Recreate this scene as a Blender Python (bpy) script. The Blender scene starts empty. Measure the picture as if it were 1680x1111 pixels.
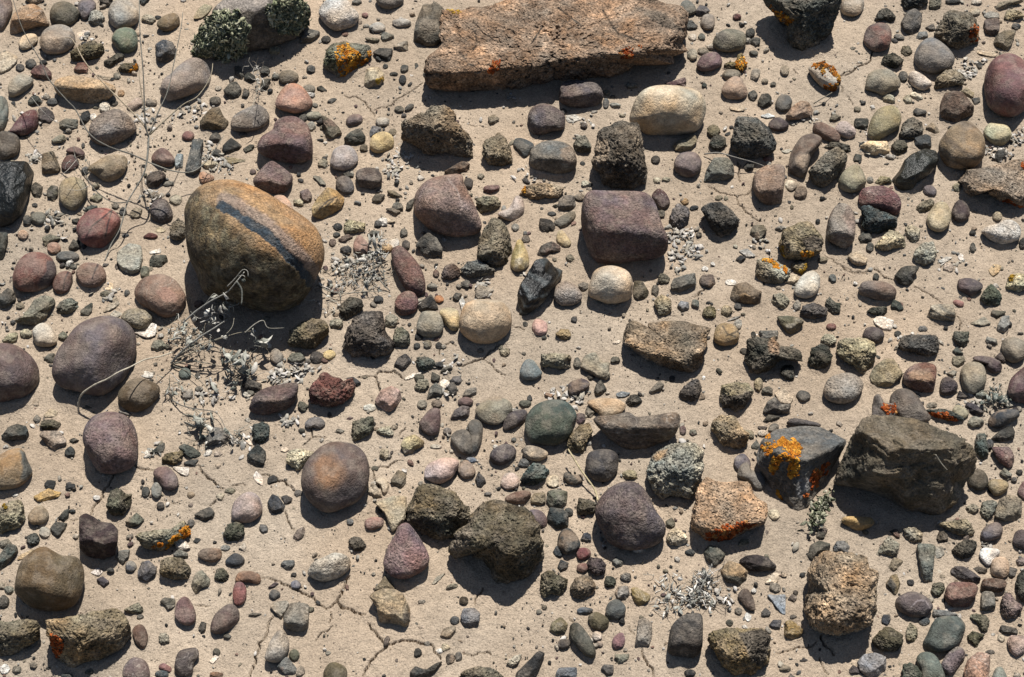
import bpy, math, random
import numpy as np

# ------------------------------------------------------------------ camera, sky, sun, exposure
C = bpy.context.scene.collection
SC = bpy.context.scene
FPX, PW, PH = 2747.0, 1680.0, 1111.0
PITCH = math.radians(52.0)
DIST = 2.747
cs, sn = math.cos(PITCH), math.sin(PITCH)
CAM = np.array([0.0, -DIST * cs, DIST * sn])
FWD = np.array([0.0, cs, -sn]); RIGHT = np.array([1.0, 0, 0]); UPV = np.array([0.0, sn, cs])
cam = bpy.data.cameras.new('camera')
cam.sensor_fit = 'HORIZONTAL'; cam.sensor_width = 36.0; cam.lens = 36.0 * FPX / PW
cam.clip_start = 0.05; cam.clip_end = 500.0
co = bpy.data.objects.new('camera', cam); C.objects.link(co)
co.location = CAM; co.rotation_euler = (math.pi / 2 - PITCH, 0, 0)
SC.camera = co

SUN_EL, SUN_AZ = math.radians(65.0), math.radians(12.0)      # azimuth clockwise from +Y (away from the camera)
world = bpy.data.worlds.new('World'); SC.world = world; world.use_nodes = True
nt = world.node_tree
sky = nt.nodes.new('ShaderNodeTexSky'); sky.sky_type = 'NISHITA'; sky.sun_disc = False
sky.ozone_density = 0.0; sky.dust_density = 1.0; sky.sun_elevation = SUN_EL; sky.sun_rotation = SUN_AZ
bg = nt.nodes['Background']; bg.inputs['Strength'].default_value = 0.05
nt.links.new(sky.outputs[0], bg.inputs[0])
sun = bpy.data.lights.new('sun', 'SUN'); sun.energy = 5.0; sun.angle = math.radians(0.5); sun.color = (1.0, 0.965, 0.91)
so = bpy.data.objects.new('sun', sun); C.objects.link(so)
so.rotation_euler = (math.pi / 2 - SUN_EL, 0, math.pi - SUN_AZ)
SC.view_settings.view_transform = 'Standard'; SC.view_settings.look = 'None'
SC.view_settings.exposure = 0.76; SC.view_settings.gamma = 1.0
SC.cycles.diffuse_bounces = 1
KC = 0.62                                                    # lit look -> base colour

# ------------------------------------------------------------------ helpers
def lin(c):
    c = np.asarray(c, float)
    return np.where(c <= 0.04045, c / 12.92, ((c + 0.055) / 1.055) ** 2.4)
def hexlin(h, sat=.76):
    c = lin([int(h[i:i + 2], 16) / 255.0 for i in (0, 2, 4)]) * KC
    g = c @ np.array([.3, .55, .15]); return g + (c - g) * sat
def pxray(x, y):
    d = FPX * FWD + (x - PW / 2) * RIGHT + (PH / 2 - y) * UPV
    return d / np.linalg.norm(d)
def ground(x, y, z=0.0):
    d = pxray(x, y)
    return CAM + d * ((z - CAM[2]) / d[2])
def topx(P):
    Q = P - CAM
    w = Q @ FWD
    return np.stack([PW / 2 + FPX * (Q @ RIGHT) / w, PH / 2 - FPX * (Q @ UPV) / w], -1)

def _h(i, j, k, s):
    n = (i * 374761393 + j * 668265263 + k * 2147483647 + s * 974634731) & 0xFFFFFFFF
    n = ((n ^ (n >> 13)) * 1274126177) & 0xFFFFFFFF
    n = ((n ^ (n >> 16)) * 2246822519) & 0xFFFFFFFF
    return ((n ^ (n >> 15)) & 0xFFFF) / 32767.5 - 1.0
def vnoise(P, seed=0):
    P = np.asarray(P, float) + 100.0
    I = np.floor(P).astype(np.int64); F = P - I
    F = F * F * F * (F * (F * 6 - 15) + 10)
    x, y, z = I[:, 0], I[:, 1], I[:, 2]
    r = 0
    for a in (0, 1):
        for b in (0, 1):
            for c in (0, 1):
                w = (F[:, 0] if a else 1 - F[:, 0]) * (F[:, 1] if b else 1 - F[:, 1]) * (F[:, 2] if c else 1 - F[:, 2])
                r = r + w * _h(x + a, y + b, z + c, seed)
    return r
def fbm(P, seed=0, n=4, g=0.5):
    r, a, t = 0, 1.0, 0.0
    R = np.array([[.8, .6, 0], [-.48, .64, .6], [.36, -.48, .8]])
    for i in range(n):
        r = r + a * vnoise(P, seed + i * 17); t += a
        P = (P @ R) * 2.03; a *= g
    return r / t

_ICO = {}
def ico(n):
    if n in _ICO: return _ICO[n]
    if n == 0:
        t = (1 + 5 ** .5) / 2
        v = np.array([[-1, t, 0], [1, t, 0], [-1, -t, 0], [1, -t, 0], [0, -1, t], [0, 1, t], [0, -1, -t], [0, 1, -t], [t, 0, -1], [t, 0, 1], [-t, 0, -1], [-t, 0, 1]], float)
        f = np.array([[0, 11, 5], [0, 5, 1], [0, 1, 7], [0, 7, 10], [0, 10, 11], [1, 5, 9], [5, 11, 4], [11, 10, 2], [10, 7, 6], [7, 1, 8], [3, 9, 4], [3, 4, 2], [3, 2, 6], [3, 6, 8], [3, 8, 9], [4, 9, 5], [2, 4, 11], [6, 2, 10], [8, 6, 7], [9, 8, 1]])
    else:
        v, f = ico(n - 1)
        e = np.sort(np.concatenate([f[:, [0, 1]], f[:, [1, 2]], f[:, [2, 0]]]), 1)
        u, inv = np.unique(e, axis=0, return_inverse=True); inv = inv.reshape(-1)
        m = len(f); k = len(v)
        a, b, c = inv[:m] + k, inv[m:2 * m] + k, inv[2 * m:] + k
        v = np.concatenate([v, (v[u[:, 0]] + v[u[:, 1]]) / 2])
        f = np.concatenate([np.stack(q, 1) for q in ((f[:, 0], a, c), (f[:, 1], b, a), (f[:, 2], c, b), (a, b, c))])
    v = v / np.linalg.norm(v, axis=1)[:, None]
    _ICO[n] = (v, f); return v, f

def mesh_from(name, V, F, col=None, smooth=True):
    """V n x 3, F m x k; one flat colour attribute per point."""
    me = bpy.data.meshes.new(name)
    k = F.shape[1]
    me.vertices.add(len(V)); me.vertices.foreach_set('co', np.ascontiguousarray(V, np.float32).ravel())
    me.loops.add(F.size); me.loops.foreach_set('vertex_index', np.ascontiguousarray(F, np.int32).ravel())
    me.polygons.add(len(F))
    me.polygons.foreach_set('loop_start', np.arange(0, F.size, k, dtype=np.int32))
    if smooth: me.polygons.foreach_set('use_smooth', np.ones(len(F), bool))
    me.update(calc_edges=True)
    if col is not None:
        a = me.attributes.new('Col', 'FLOAT_COLOR', 'POINT')
        a.data.foreach_set('color', np.concatenate([col, np.ones((len(col), 1))], 1).astype(np.float32).ravel())
    me.validate()
    return me
def link(name, me, mat, loc=(0, 0, 0), parent=None, **props):
    o = bpy.data.objects.new(name, me); C.objects.link(o); o.location = loc
    if me is not None and mat is not None: me.materials.append(mat)
    if parent is not None: o.parent = parent
    for k, v in props.items():
        if v: o[k] = v
    return o

class Bag:                                                   # gathers many small pieces of one object
    def __init__(s): s.v, s.f, s.c, s.n = [], [], [], 0
    def add(s, V, F, c):
        s.v.append(V); s.f.append(F + s.n); s.n += len(V)
        s.c.append(np.broadcast_to(c, (len(V), 3)))
    def mesh(s, name, smooth=True):
        return mesh_from(name, np.concatenate(s.v), np.concatenate(s.f), np.concatenate(s.c), smooth)

# ------------------------------------------------------------------ materials
def mat(name, rough, spk, spk_scale, mid, bump, bscale, pits=0.0, spec=0.3, pit_scale=220, specks=0.0):
    m = bpy.data.materials.new(name); m.use_nodes = True
    t = m.node_tree; N = t.nodes; L = t.links; b = N['Principled BSDF']
    at = N.new('ShaderNodeAttribute'); at.attribute_name = 'Col'
    tc = N.new('ShaderNodeTexCoord')
    oi = N.new('ShaderNodeObjectInfo')
    off = N.new('ShaderNodeVectorMath'); off.operation = 'MULTIPLY_ADD'
    off.inputs[1].default_value = (1, 1, 1)
    cmb = N.new('ShaderNodeCombineXYZ')
    ml = N.new('ShaderNodeMath'); ml.operation = 'MULTIPLY'; ml.inputs[1].default_value = 7.0
    L.new(oi.outputs['Random'], ml.inputs[0]); L.new(ml.outputs[0], cmb.inputs[0]); L.new(ml.outputs[0], cmb.inputs[1])
    L.new(tc.outputs['Object'], off.inputs[0]); L.new(cmb.outputs[0], off.inputs[2])
    def noise(sc, det=2.0, r=.6):
        n = N.new('ShaderNodeTexNoise'); n.inputs['Scale'].default_value = sc; n.inputs['Detail'].default_value = det
        n.inputs['Roughness'].default_value = r; L.new(off.outputs[0], n.inputs['Vector']); return n.outputs['Fac']
    def rng(x, a, b_, c, d):
        r = N.new('ShaderNodeMapRange'); r.inputs[1].default_value = a; r.inputs[2].default_value = b_
        r.inputs[3].default_value = c; r.inputs[4].default_value = d; L.new(x, r.inputs[0]); return r.outputs[0]
    def mul(x, y):
        r = N.new('ShaderNodeMath'); r.operation = 'MULTIPLY'; L.new(x, r.inputs[0]); L.new(y, r.inputs[1]); return r.outputs[0]
    fine = noise(spk_scale, 3.0)
    k = mul(rng(fine, .32, .68, 1 - spk, 1 + spk), rng(noise(75, 4, .7), .3, .7, 1 - mid, 1 + mid))
    if specks:
        v1 = N.new('ShaderNodeTexVoronoi'); v1.inputs['Scale'].default_value = 210; L.new(off.outputs[0], v1.inputs['Vector'])
        k = mul(k, rng(v1.outputs['Distance'], .16, .34, 1 - specks, 1.0))
        o2 = N.new('ShaderNodeVectorMath'); o2.operation = 'ADD'; o2.inputs[1].default_value = (3.3, 1.7, 9.1); L.new(off.outputs[0], o2.inputs[0])
        v2 = N.new('ShaderNodeTexVoronoi'); v2.inputs['Scale'].default_value = 170; L.new(o2.outputs[0], v2.inputs['Vector'])
        k = mul(k, rng(v2.outputs['Distance'], .14, .30, 1 + specks * .9, 1.0))
    vm = N.new('ShaderNodeVectorMath'); vm.operation = 'SCALE'
    L.new(at.outputs['Color'], vm.inputs[0]); L.new(k, vm.inputs['Scale'])
    L.new(vm.outputs[0], b.inputs['Base Color'])
    b.inputs['Roughness'].default_value = rough
    b.inputs['Specular IOR Level'].default_value = spec
    h = noise(bscale, 4.0, .65)
    bp = N.new('ShaderNodeBump'); bp.inputs['Distance'].default_value = bump
    if pits:
        vo = N.new('ShaderNodeTexVoronoi'); vo.inputs['Scale'].default_value = pit_scale; L.new(off.outputs[0], vo.inputs['Vector'])
        p = rng(vo.outputs['Distance'], .0, .45, -pits, 0.0)
        ad = N.new('ShaderNodeMath'); ad.operation = 'ADD'; L.new(h, ad.inputs[0]); L.new(p, ad.inputs[1]); h = ad.outputs[0]
    L.new(h, bp.inputs['Height']); L.new(bp.outputs[0], b.inputs['Normal'])
    return m
M_SMOOTH = mat('cobble_stone', .74, .26, 330, .24, .0030, 260, .08, .3, 220, .16)
M_GRAIN = mat('granular_stone', .85, .42, 240, .26, .0055, 230, .3, .25, 220, .30)
M_FACET = mat('broken_stone', .8, .40, 260, .28, .0060, 190, .15, .3, 220, .35)
M_LAVA = mat('lava_stone', .92, .50, 220, .28, .0070, 170, .6, .2, 220, .5)
M_GLOSS = mat('glossy_stone', .34, .3, 200, .25, .0040, 120, 0, .3)
M_LICHEN = mat('lichen', .9, .25, 500, .15, .002, 500, 0, .1)
M_WOOD = mat('dry_wood', .85, .2, 300, .15, .001, 400, 0, .2)
M_FLAKE = mat('dry_flake', .8, .15, 400, .1, .001, 400, 0, .2)
M_SAND = mat('fine_sand', .95, .26, 430, .10, .0030, 360, .3, .1, 240)
MATS = {'s': M_SMOOTH, 'p': M_GRAIN, 'b': M_GRAIN, 'f': M_FACET, 'F': M_GLOSS, 'r': M_LAVA, 'R': M_LAVA, 'B': M_LAVA, 'Q': M_LAVA, 'c': M_FACET, 'Z': M_GRAIN, 'X': M_FACET, 'Y': M_FACET}

# ------------------------------------------------------------------ stones
TS = 300.0 / 1389.0
def inpoly(P, poly):
    x, y = P[:, 0], P[:, 1]; r = np.zeros(len(P), bool)
    n = len(poly)
    for i in range(n):
        x1, y1 = poly[i]; x2, y2 = poly[(i + 1) % n]
        if y1 == y2: continue
        c = ((y1 > y) != (y2 > y)) & (x < (x2 - x1) * (y - y1) / (y2 - y1) + x1)
        r ^= c
    return r
def polydist(P, pts, closed=False):
    d = np.full(len(P), 1e9); n = len(pts)
    for i in range(n if closed else n - 1):
        a = np.array(pts[i]); b = np.array(pts[(i + 1) % n]); ab = b - a
        t = np.clip(((P - a) @ ab) / max(ab @ ab, 1e-9), 0, 1)
        d = np.minimum(d, np.linalg.norm(P - a - t[:, None] * ab, axis=1))
    return d
def densify(p, smooth):
    p = np.asarray(p, float); n = len(p); out = []
    for i in range(n):
        a, b, c, d = p[i - 1], p[i], p[(i + 1) % n], p[(i + 2) % n]
        for t in np.linspace(0, 1, 10, endpoint=False):
            cr = .5 * (2 * b + (c - a) * t + (2 * a - 5 * b + 4 * c - d) * t * t + (3 * b - a - 3 * c + d) * t ** 3)
            out.append(cr * smooth + (b + (c - b) * t) * (1 - smooth))
    return np.array(out)
def moments(p):
    q = np.roll(p, -1, 0); cr = p[:, 0] * q[:, 1] - q[:, 0] * p[:, 1]; A = cr.sum() / 2
    c = ((p + q) * cr[:, None]).sum(0) / (6 * A)
    p = p - c; q = q - c; cr = p[:, 0] * q[:, 1] - q[:, 0] * p[:, 1]; A = cr.sum() / 2
    xx = (cr * (p[:, 0] ** 2 + p[:, 0] * q[:, 0] + q[:, 0] ** 2)).sum() / 12 / A
    yy = (cr * (p[:, 1] ** 2 + p[:, 1] * q[:, 1] + q[:, 1] ** 2)).sum() / 12 / A
    xy = (cr * (2 * p[:, 0] * p[:, 1] + p[:, 0] * q[:, 1] + q[:, 0] * p[:, 1] + 2 * q[:, 0] * q[:, 1])).sum() / 24 / A
    return abs(A), c, np.array([[xx, xy], [xy, yy]]) * 4
def polar(P, bins, mx=True):
    """largest radius per direction bin of points P about 0"""
    a = np.arctan2(P[:, 1], P[:, 0]); r = np.hypot(P[:, 0], P[:, 1])
    k = np.floor((a + math.pi) / (2 * math.pi) * bins).astype(int) % bins
    R = np.zeros(bins); np.maximum.at(R, k, r)
    bad = R == 0
    if bad.any():
        idx = np.arange(bins); R[bad] = np.interp(idx[bad], idx[~bad], R[~bad], period=bins)
    return R
def at_angle(R, a):
    b = len(R); x = (a + math.pi) / (2 * math.pi) * b - .5
    return np.interp(x, np.arange(b), R, period=b)

HK = {'s': .70, 'p': .69, 'b': .76, 'f': .72, 'F': .80, 'r': .76, 'R': .87, 'B': .6, 'Q': 1.0, 'c': .3, 'Z': .95, 'X': 1.2, 'Y': 1.1}
def build_stone(ty, hexc, poly, opt, seed, level=None):
    """-> (centre, local verts, faces, colours, px of verts)"""
    rs = np.random.RandomState(seed)
    sm = {'s': 1, 'p': 1, 'Z': 1, 'b': .9, 'X': .5, 'Y': .35, 'B': .5}.get(ty, .45)
    poly = densify(poly, sm)
    A, c, S = moments(poly)
    rad = math.sqrt(A / math.pi)
    if level is None:
        level = 6 if rad > 62 else 5 if rad > 21 else 4 if rad > 9.5 else 3
        if ty in 'rRBXYQ' and rad > 40: level = 6
        if ty == 'B' and rad > 90: level = 7
    n, F = ico(level)
    S = S * np.array([[1, -1], [-1, 1]])                      # v up
    # distance and local frame
    hk = opt.get('h', HK[ty]); 
    d = pxray(c[0], c[1]); sdn = -d[2]; cdn = math.sqrt(1 - sdn * sdn)
    t = CAM[2] / sdn; cosa = d @ FWD
    s0 = t * cosa / FPX
    r1 = rad * s0
    h = min(hk * r1, .80 * math.sqrt(S[1, 1]) * s0 / cdn)
    if rad < 15 and ty in 'spfbr': h *= .82
    if ty == 'c': h = max(min(h, .25 * r1 + .004), .0015) if 'h' not in opt else h
    Sm = S * s0 * s0
    for _ in range(30):
        G = np.array([[Sm[0, 0], Sm[0, 1] / sdn], [Sm[0, 1] / sdn, (Sm[1, 1] - (h * cdn) ** 2) / sdn ** 2]])
        w, U = np.linalg.eigh(G)
        if w[0] > (.30 * r1) ** 2: break
        h *= .9
    w = np.maximum(w, (.2 * r1) ** 2)
    L = np.zeros((3, 3)); L[:2, :2] = U @ np.diag(np.sqrt(w)) @ U.T; L[2, 2] = h
    emb = opt.get('e', .28 if ty in 'spbZ' else .29)
    if ty == 'c': emb = .35
    zc = h * (1 - emb) * (.95 if ty in 'BXYb' else 1)
    cen = CAM + d * ((zc - CAM[2]) / d[2])
    # canonical shape
    p_ = {'b': 2.9, 'B': 3.6, 'X': 3.0, 'Y': 2.4, 's': 2.15, 'p': 2.3, 'Z': 2.3, 'c': 2.6, 'Q': 2.6}.get(ty, 2.3)
    yaw = rs.uniform(-.3, .3) if ty != 'B' else 0
    cy, sy = math.cos(yaw), math.sin(yaw)
    m = np.stack([n[:, 0] * cy - n[:, 1] * sy, n[:, 0] * sy + n[:, 1] * cy, n[:, 2]], 1)
    rho = (np.abs(m) ** p_).sum(1) ** (-1 / p_)
    off = rs.uniform(-50, 50, 3)
    rho *= 1 + {'X': .03, 'Y': .03, 's': .06, 'p': .07, 'Z': .05, 'b': .05, 'B': .05}.get(ty, .09) * fbm(n * 1.3 + off, seed, 2)
    pl = []                                                   # facets: (world normal, share of the support)
    if ty in 'b': pl = [((rs.uniform(-.15, .15), rs.uniform(-.1, .2), 1), .72), ((rs.uniform(-.25, .25), -1, .25), .80)]
    if ty == 'B': pl = [((-.03, -.05, 1), .62), ((.12, -1, -.22), .80)]
    if ty == 'X': pl = [((.10, -.90, .42), .62), ((-.75, -.5, .3), .8), ((.05, .35, 1), .60), ((.7, -.6, .35), .72)]
    if ty == 'Y': pl = [((-.45, -.85, .38), .42), ((.75, -.62, .45), .55), ((.1, .45, 1), .62)]
    if ty == 'Q': pl = [((.05, .1, 1), .72), ((-.5, -1, .1), .72), ((.6, -.8, .1), .8)]
    if ty == 'c': pl = [((rs.uniform(-.06, .06), rs.uniform(-.08, .03), 1), .6)]
    if ty in 'sp':
        for i in range(4):
            v = rs.normal(size=3); v[2] = abs(v[2]); pl.append((tuple(v), rs.uniform(.80, .95)))
    if ty in 'fFrR':
        k = 9 if ty in 'fF' else 6
        pl = [((rs.uniform(-.3, .3), rs.uniform(-.25, .3), 1), rs.uniform(.62, .8))]
        if rs.rand() < .75: pl.append(((rs.uniform(-.6, .6), -1, rs.uniform(.05, .5)), rs.uniform(.6, .8)))
        for i in range(k):
            v = rs.normal(size=3); v[2] = abs(v[2]) * .8; pl.append((tuple(v), rs.uniform(.68, .9)))
    sharp = 44.0 if ty in 'XYF' else 26.0 if ty in 'fc' else 12.0
    if pl:
        acc = rho ** (-sharp)
        for N_, kk in pl:
            N_ = np.array(N_, float); N_ /= np.linalg.norm(N_)
            sup = np.linalg.norm(L.T @ N_)
            q = (n @ (L.T @ N_)) / (kk * sup)
            acc += np.where(q > 0, q, 0) ** sharp
        rho = acc ** (-1 / sharp)
    V = (n * rho[:, None]) @ L.T
    # surface relief
    u = V / r1
    amp = {'s': .026, 'p': .034, 'Z': .022, 'b': .032, 'f': .055, 'F': .05, 'r': .13, 'R': .13, 'B': .05, 'Q': .10, 'c': .05, 'X': .15, 'Y': .055}[ty]
    fr = 2.6
    nz = fbm(u * fr + off, seed + 5, 5, .58)
    if ty in 'rRBQ':
        nz = nz + .55 * (1 - 2.2 * np.abs(fbm(u * 4.2 + off + 9, seed + 8, 4, .6)))
        pit = vnoise(u * 11 + off, seed + 31); nz = nz - .55 * np.clip(pit - .25, 0, 1)
        if ty == 'B': nz = nz - 2.2 * np.clip(vnoise(u * 24 + off, seed + 33) - .30, 0, .5) - 1.2 * np.clip(.07 - np.abs(fbm(u * 2.2 + off + 7, seed + 37, 4)), 0, 1) * 8
    if ty in 'XY' : nz = nz + .5 * (1 - 2.4 * np.abs(fbm(u * np.array([1.2, 1.2, 3.4]) + off, seed + 8, 4, .55)))
    if 'S' in opt and ty in 'fFb':
        nz = nz + .6 * np.sin(12 * (u @ np.array([.5, .2, 1.0])) + 3 * nz)
    if ty == 's' and rad < 16: amp *= 1.9
    V = V + (n / np.linalg.norm(n @ L.T, axis=1)[:, None] @ L.T) * (amp * r1 * nz)[:, None]
    # fit the outline as seen from the photograph's viewpoint
    bins = 40 if level <= 3 else 64 if level == 4 else 110
    q = poly - c
    dense = np.concatenate([q[i] + (np.roll(q, -1, 0)[i] - q[i]) * np.linspace(0, 1, 8)[:, None] for i in range(len(q))])
    T = polar(dense, bins)
    if ty in 'rRQB': T = T * (1 + .05 * np.interp(np.arange(bins), np.linspace(0, bins, 33), np.r_[rs.uniform(-1, 1, 32), 0]))
    T = (np.roll(T, 1) + 2 * T + np.roll(T, -1)) / 4 if sm > .7 else T
    ct = np.array([c[0], c[1]])
    uploc = np.cross(RIGHT - d * (RIGHT @ d), d); uploc /= np.linalg.norm(uploc); rloc = np.cross(d, uploc)
    for _ in range(2):
        P = cen + V
        X = topx(P) - ct
        R = polar(X, bins); R = (np.roll(R, 1) + 2 * R + np.roll(R, -1)) / 4
        a = np.arctan2(X[:, 1], X[:, 0])
        f = at_angle(T, a) / at_angle(R, a)
        dx = X * (f - 1)[:, None]
        s = ((P - CAM) @ FWD / FPX)[:, None]
        V = V + rloc * dx[:, :1] * s - uploc * dx[:, 1:] * s
    px = topx(cen + V)
    # base colour with its own mottling
    base = hexlin(hexc) * (1.25 if ty in 'rRBQ' else 1.12)
    base = base * .93; base[2] = min(base[2], base[1] * 1.0 if base[0] > base[1] * 1.1 else 9)
    if ty in 'Rr': base = base * np.array([.95, 1.0, .95])
    if ty == 'F': base = base * .30
    base = base * min(1.06, (base @ np.array([.3, .55, .15]) / .15) ** .20) * np.array([1.03, 1.0, .95])
    mot = fbm(V / .03 + off, seed + 50, 4, .55); mo2 = fbm(V / .012 + off, seed + 60, 3, .6)
    k = {'s': .30, 'p': .30, 'Z': .35, 'b': .35, 'f': .35, 'F': .5, 'r': .55, 'R': .6, 'B': .6, 'Q': .55, 'c': .2, 'X': .4, 'Y': .4}[ty]
    col = base[None] * np.exp(k * 1.3 * mot + k * .8 * mo2)[:, None]
    hue = fbm(V / .04 + off + 40, seed + 70, 3) * .22
    col = col * np.stack([1 + hue, np.ones_like(hue), 1 - hue * 1.1], 1)
    if ty in 'rRBQ':                                          # mineral crust: pale and dark blotches
        bl = np.clip((fbm(V / .022 + off, seed + 80, 5, .65) - (.02 if ty == 'B' else .12)) * 6, 0, 1)[:, None]
        col = col * (1 - bl * .45) + (base * .4 + .01) * bl * .45
    if 'S' in opt:
        st = np.sin(fbm(V / .05 + off, seed + 3, 2) * 4 + (V / r1) @ np.array([1.2, 1.5, 5.0]) * (2.0 if ty == 's' else 3.0))
        w = (np.clip(st - .15, 0, 1) * .9)[:, None]; col = col * (1 - w) + hexlin(opt['S']) * np.exp(.25 * mo2)[:, None] * w
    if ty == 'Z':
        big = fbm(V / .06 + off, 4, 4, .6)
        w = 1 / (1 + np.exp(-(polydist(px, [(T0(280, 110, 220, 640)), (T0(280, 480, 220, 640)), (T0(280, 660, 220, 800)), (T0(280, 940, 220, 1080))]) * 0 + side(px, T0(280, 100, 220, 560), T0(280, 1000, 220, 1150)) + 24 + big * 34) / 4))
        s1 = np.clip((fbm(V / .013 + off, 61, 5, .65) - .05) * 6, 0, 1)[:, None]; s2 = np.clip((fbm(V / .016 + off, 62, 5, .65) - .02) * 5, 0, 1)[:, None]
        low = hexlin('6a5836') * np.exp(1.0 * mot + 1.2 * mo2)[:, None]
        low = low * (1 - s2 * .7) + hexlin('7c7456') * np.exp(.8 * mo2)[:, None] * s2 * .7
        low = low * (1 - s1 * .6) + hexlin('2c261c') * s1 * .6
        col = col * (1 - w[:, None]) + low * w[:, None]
        band = [(360, 336), (378, 345), (402, 361), (432, 381), (458, 402), (484, 430), (513, 466)]
        jag = fbm(V / .012 + off, 21, 4, .65)
        dd = polydist(px, band) + 6.0 * jag
        dd = dd + 3.0 * fbm(V / .035 + off, 23, 2)
        w = np.clip((7.8 - dd) / 1.5, 0, 1)[:, None]; V = V * (1 - .014 * w); w2 = np.clip((15 - np.abs(polydist(px + np.array([-9, 9]), band)) + 6 * jag) / 6, 0, 1)[:, None] * .65
        col = col * (1 - w2) + hexlin('94827a') * np.exp(.3 * mo2)[:, None] * w2
        col = col * (1 - w) + hexlin('36444f') * np.exp(.5 * mo2)[:, None] * w
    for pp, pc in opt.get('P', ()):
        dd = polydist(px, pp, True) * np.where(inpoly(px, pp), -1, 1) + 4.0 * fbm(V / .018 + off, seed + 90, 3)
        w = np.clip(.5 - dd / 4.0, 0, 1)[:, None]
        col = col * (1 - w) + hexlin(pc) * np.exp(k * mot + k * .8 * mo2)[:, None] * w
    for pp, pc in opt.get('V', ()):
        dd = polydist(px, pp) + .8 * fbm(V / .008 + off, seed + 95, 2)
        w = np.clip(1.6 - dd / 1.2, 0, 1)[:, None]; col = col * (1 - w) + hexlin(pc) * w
    for (gx, gy, gr), pc in opt.get('G', ()):
        dd = np.hypot(px[:, 0] - gx, px[:, 1] - gy) / gr + .5 * fbm(V / .03 + off, seed + 97, 4)
        w = np.clip(1.15 - dd, 0, .6)[:, None]; col = col * (1 - w) + hexlin(pc) * np.exp(k * mot)[:, None] * w
    if ty in 'spbf' and rad > 9 and rs.rand() < .34 and 'V' not in opt:      # a vein or a stained side
        if rs.rand() < .55:
            vn = np.abs(fbm(V / (r1 * .9) + off, seed + 101, 3)); w = np.clip(1 - vn / .035, 0, 1)[:, None] * .55
            col = col * (1 - w) + (hexlin('c0b4a4') if rs.rand() < .55 else hexlin('3a342e')) * w
        else:
            w = np.clip((fbm(V / (r1 * 1.1) + off, seed + 103, 4) - .05) * 4, 0, 1)[:, None] * .6
            col = col * (1 - w) + hexlin(['9a7c5c', '5c5650', '8a6a58', 'a09684'][rs.randint(4)]) * np.exp(k * mo2)[:, None] * w
    zr = (V[:, 2] + zc) / (2 * h)                             # sand dust: a collar at the base and a thin patchy coat
    dn = fbm(V / .016 + off, seed + 110, 4, .6)
    w = np.clip(.55 - zr * 2.6 + dn * .9, 0, .75) + np.clip(dn * 1.2 + .10, 0, .38)
    w = np.clip(w, 0, .8)[:, None] * (.03 if ty == 'F' else .4 if ty == 'Z' else .62)
    col = col * (1 - w) + hexlin('b8a68e') * .85 * w
    if level >= 3 and ty != 'c': FOOT.append((cen[0], cen[1], np.linalg.inv(L[:2, :2]), r1))
    return cen, V, F, np.clip(col, .004, .92), px
FOOT = []
def T0(ox, x, oy, y): return (ox + x * TS, oy + y * TS)
def side(px, a, b):
    a = np.array(a); b = np.array(b); ab = (b - a) / np.linalg.norm(b - a)
    q = px - a
    return -(q[:, 0] * ab[1] - q[:, 1] * ab[0])

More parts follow.
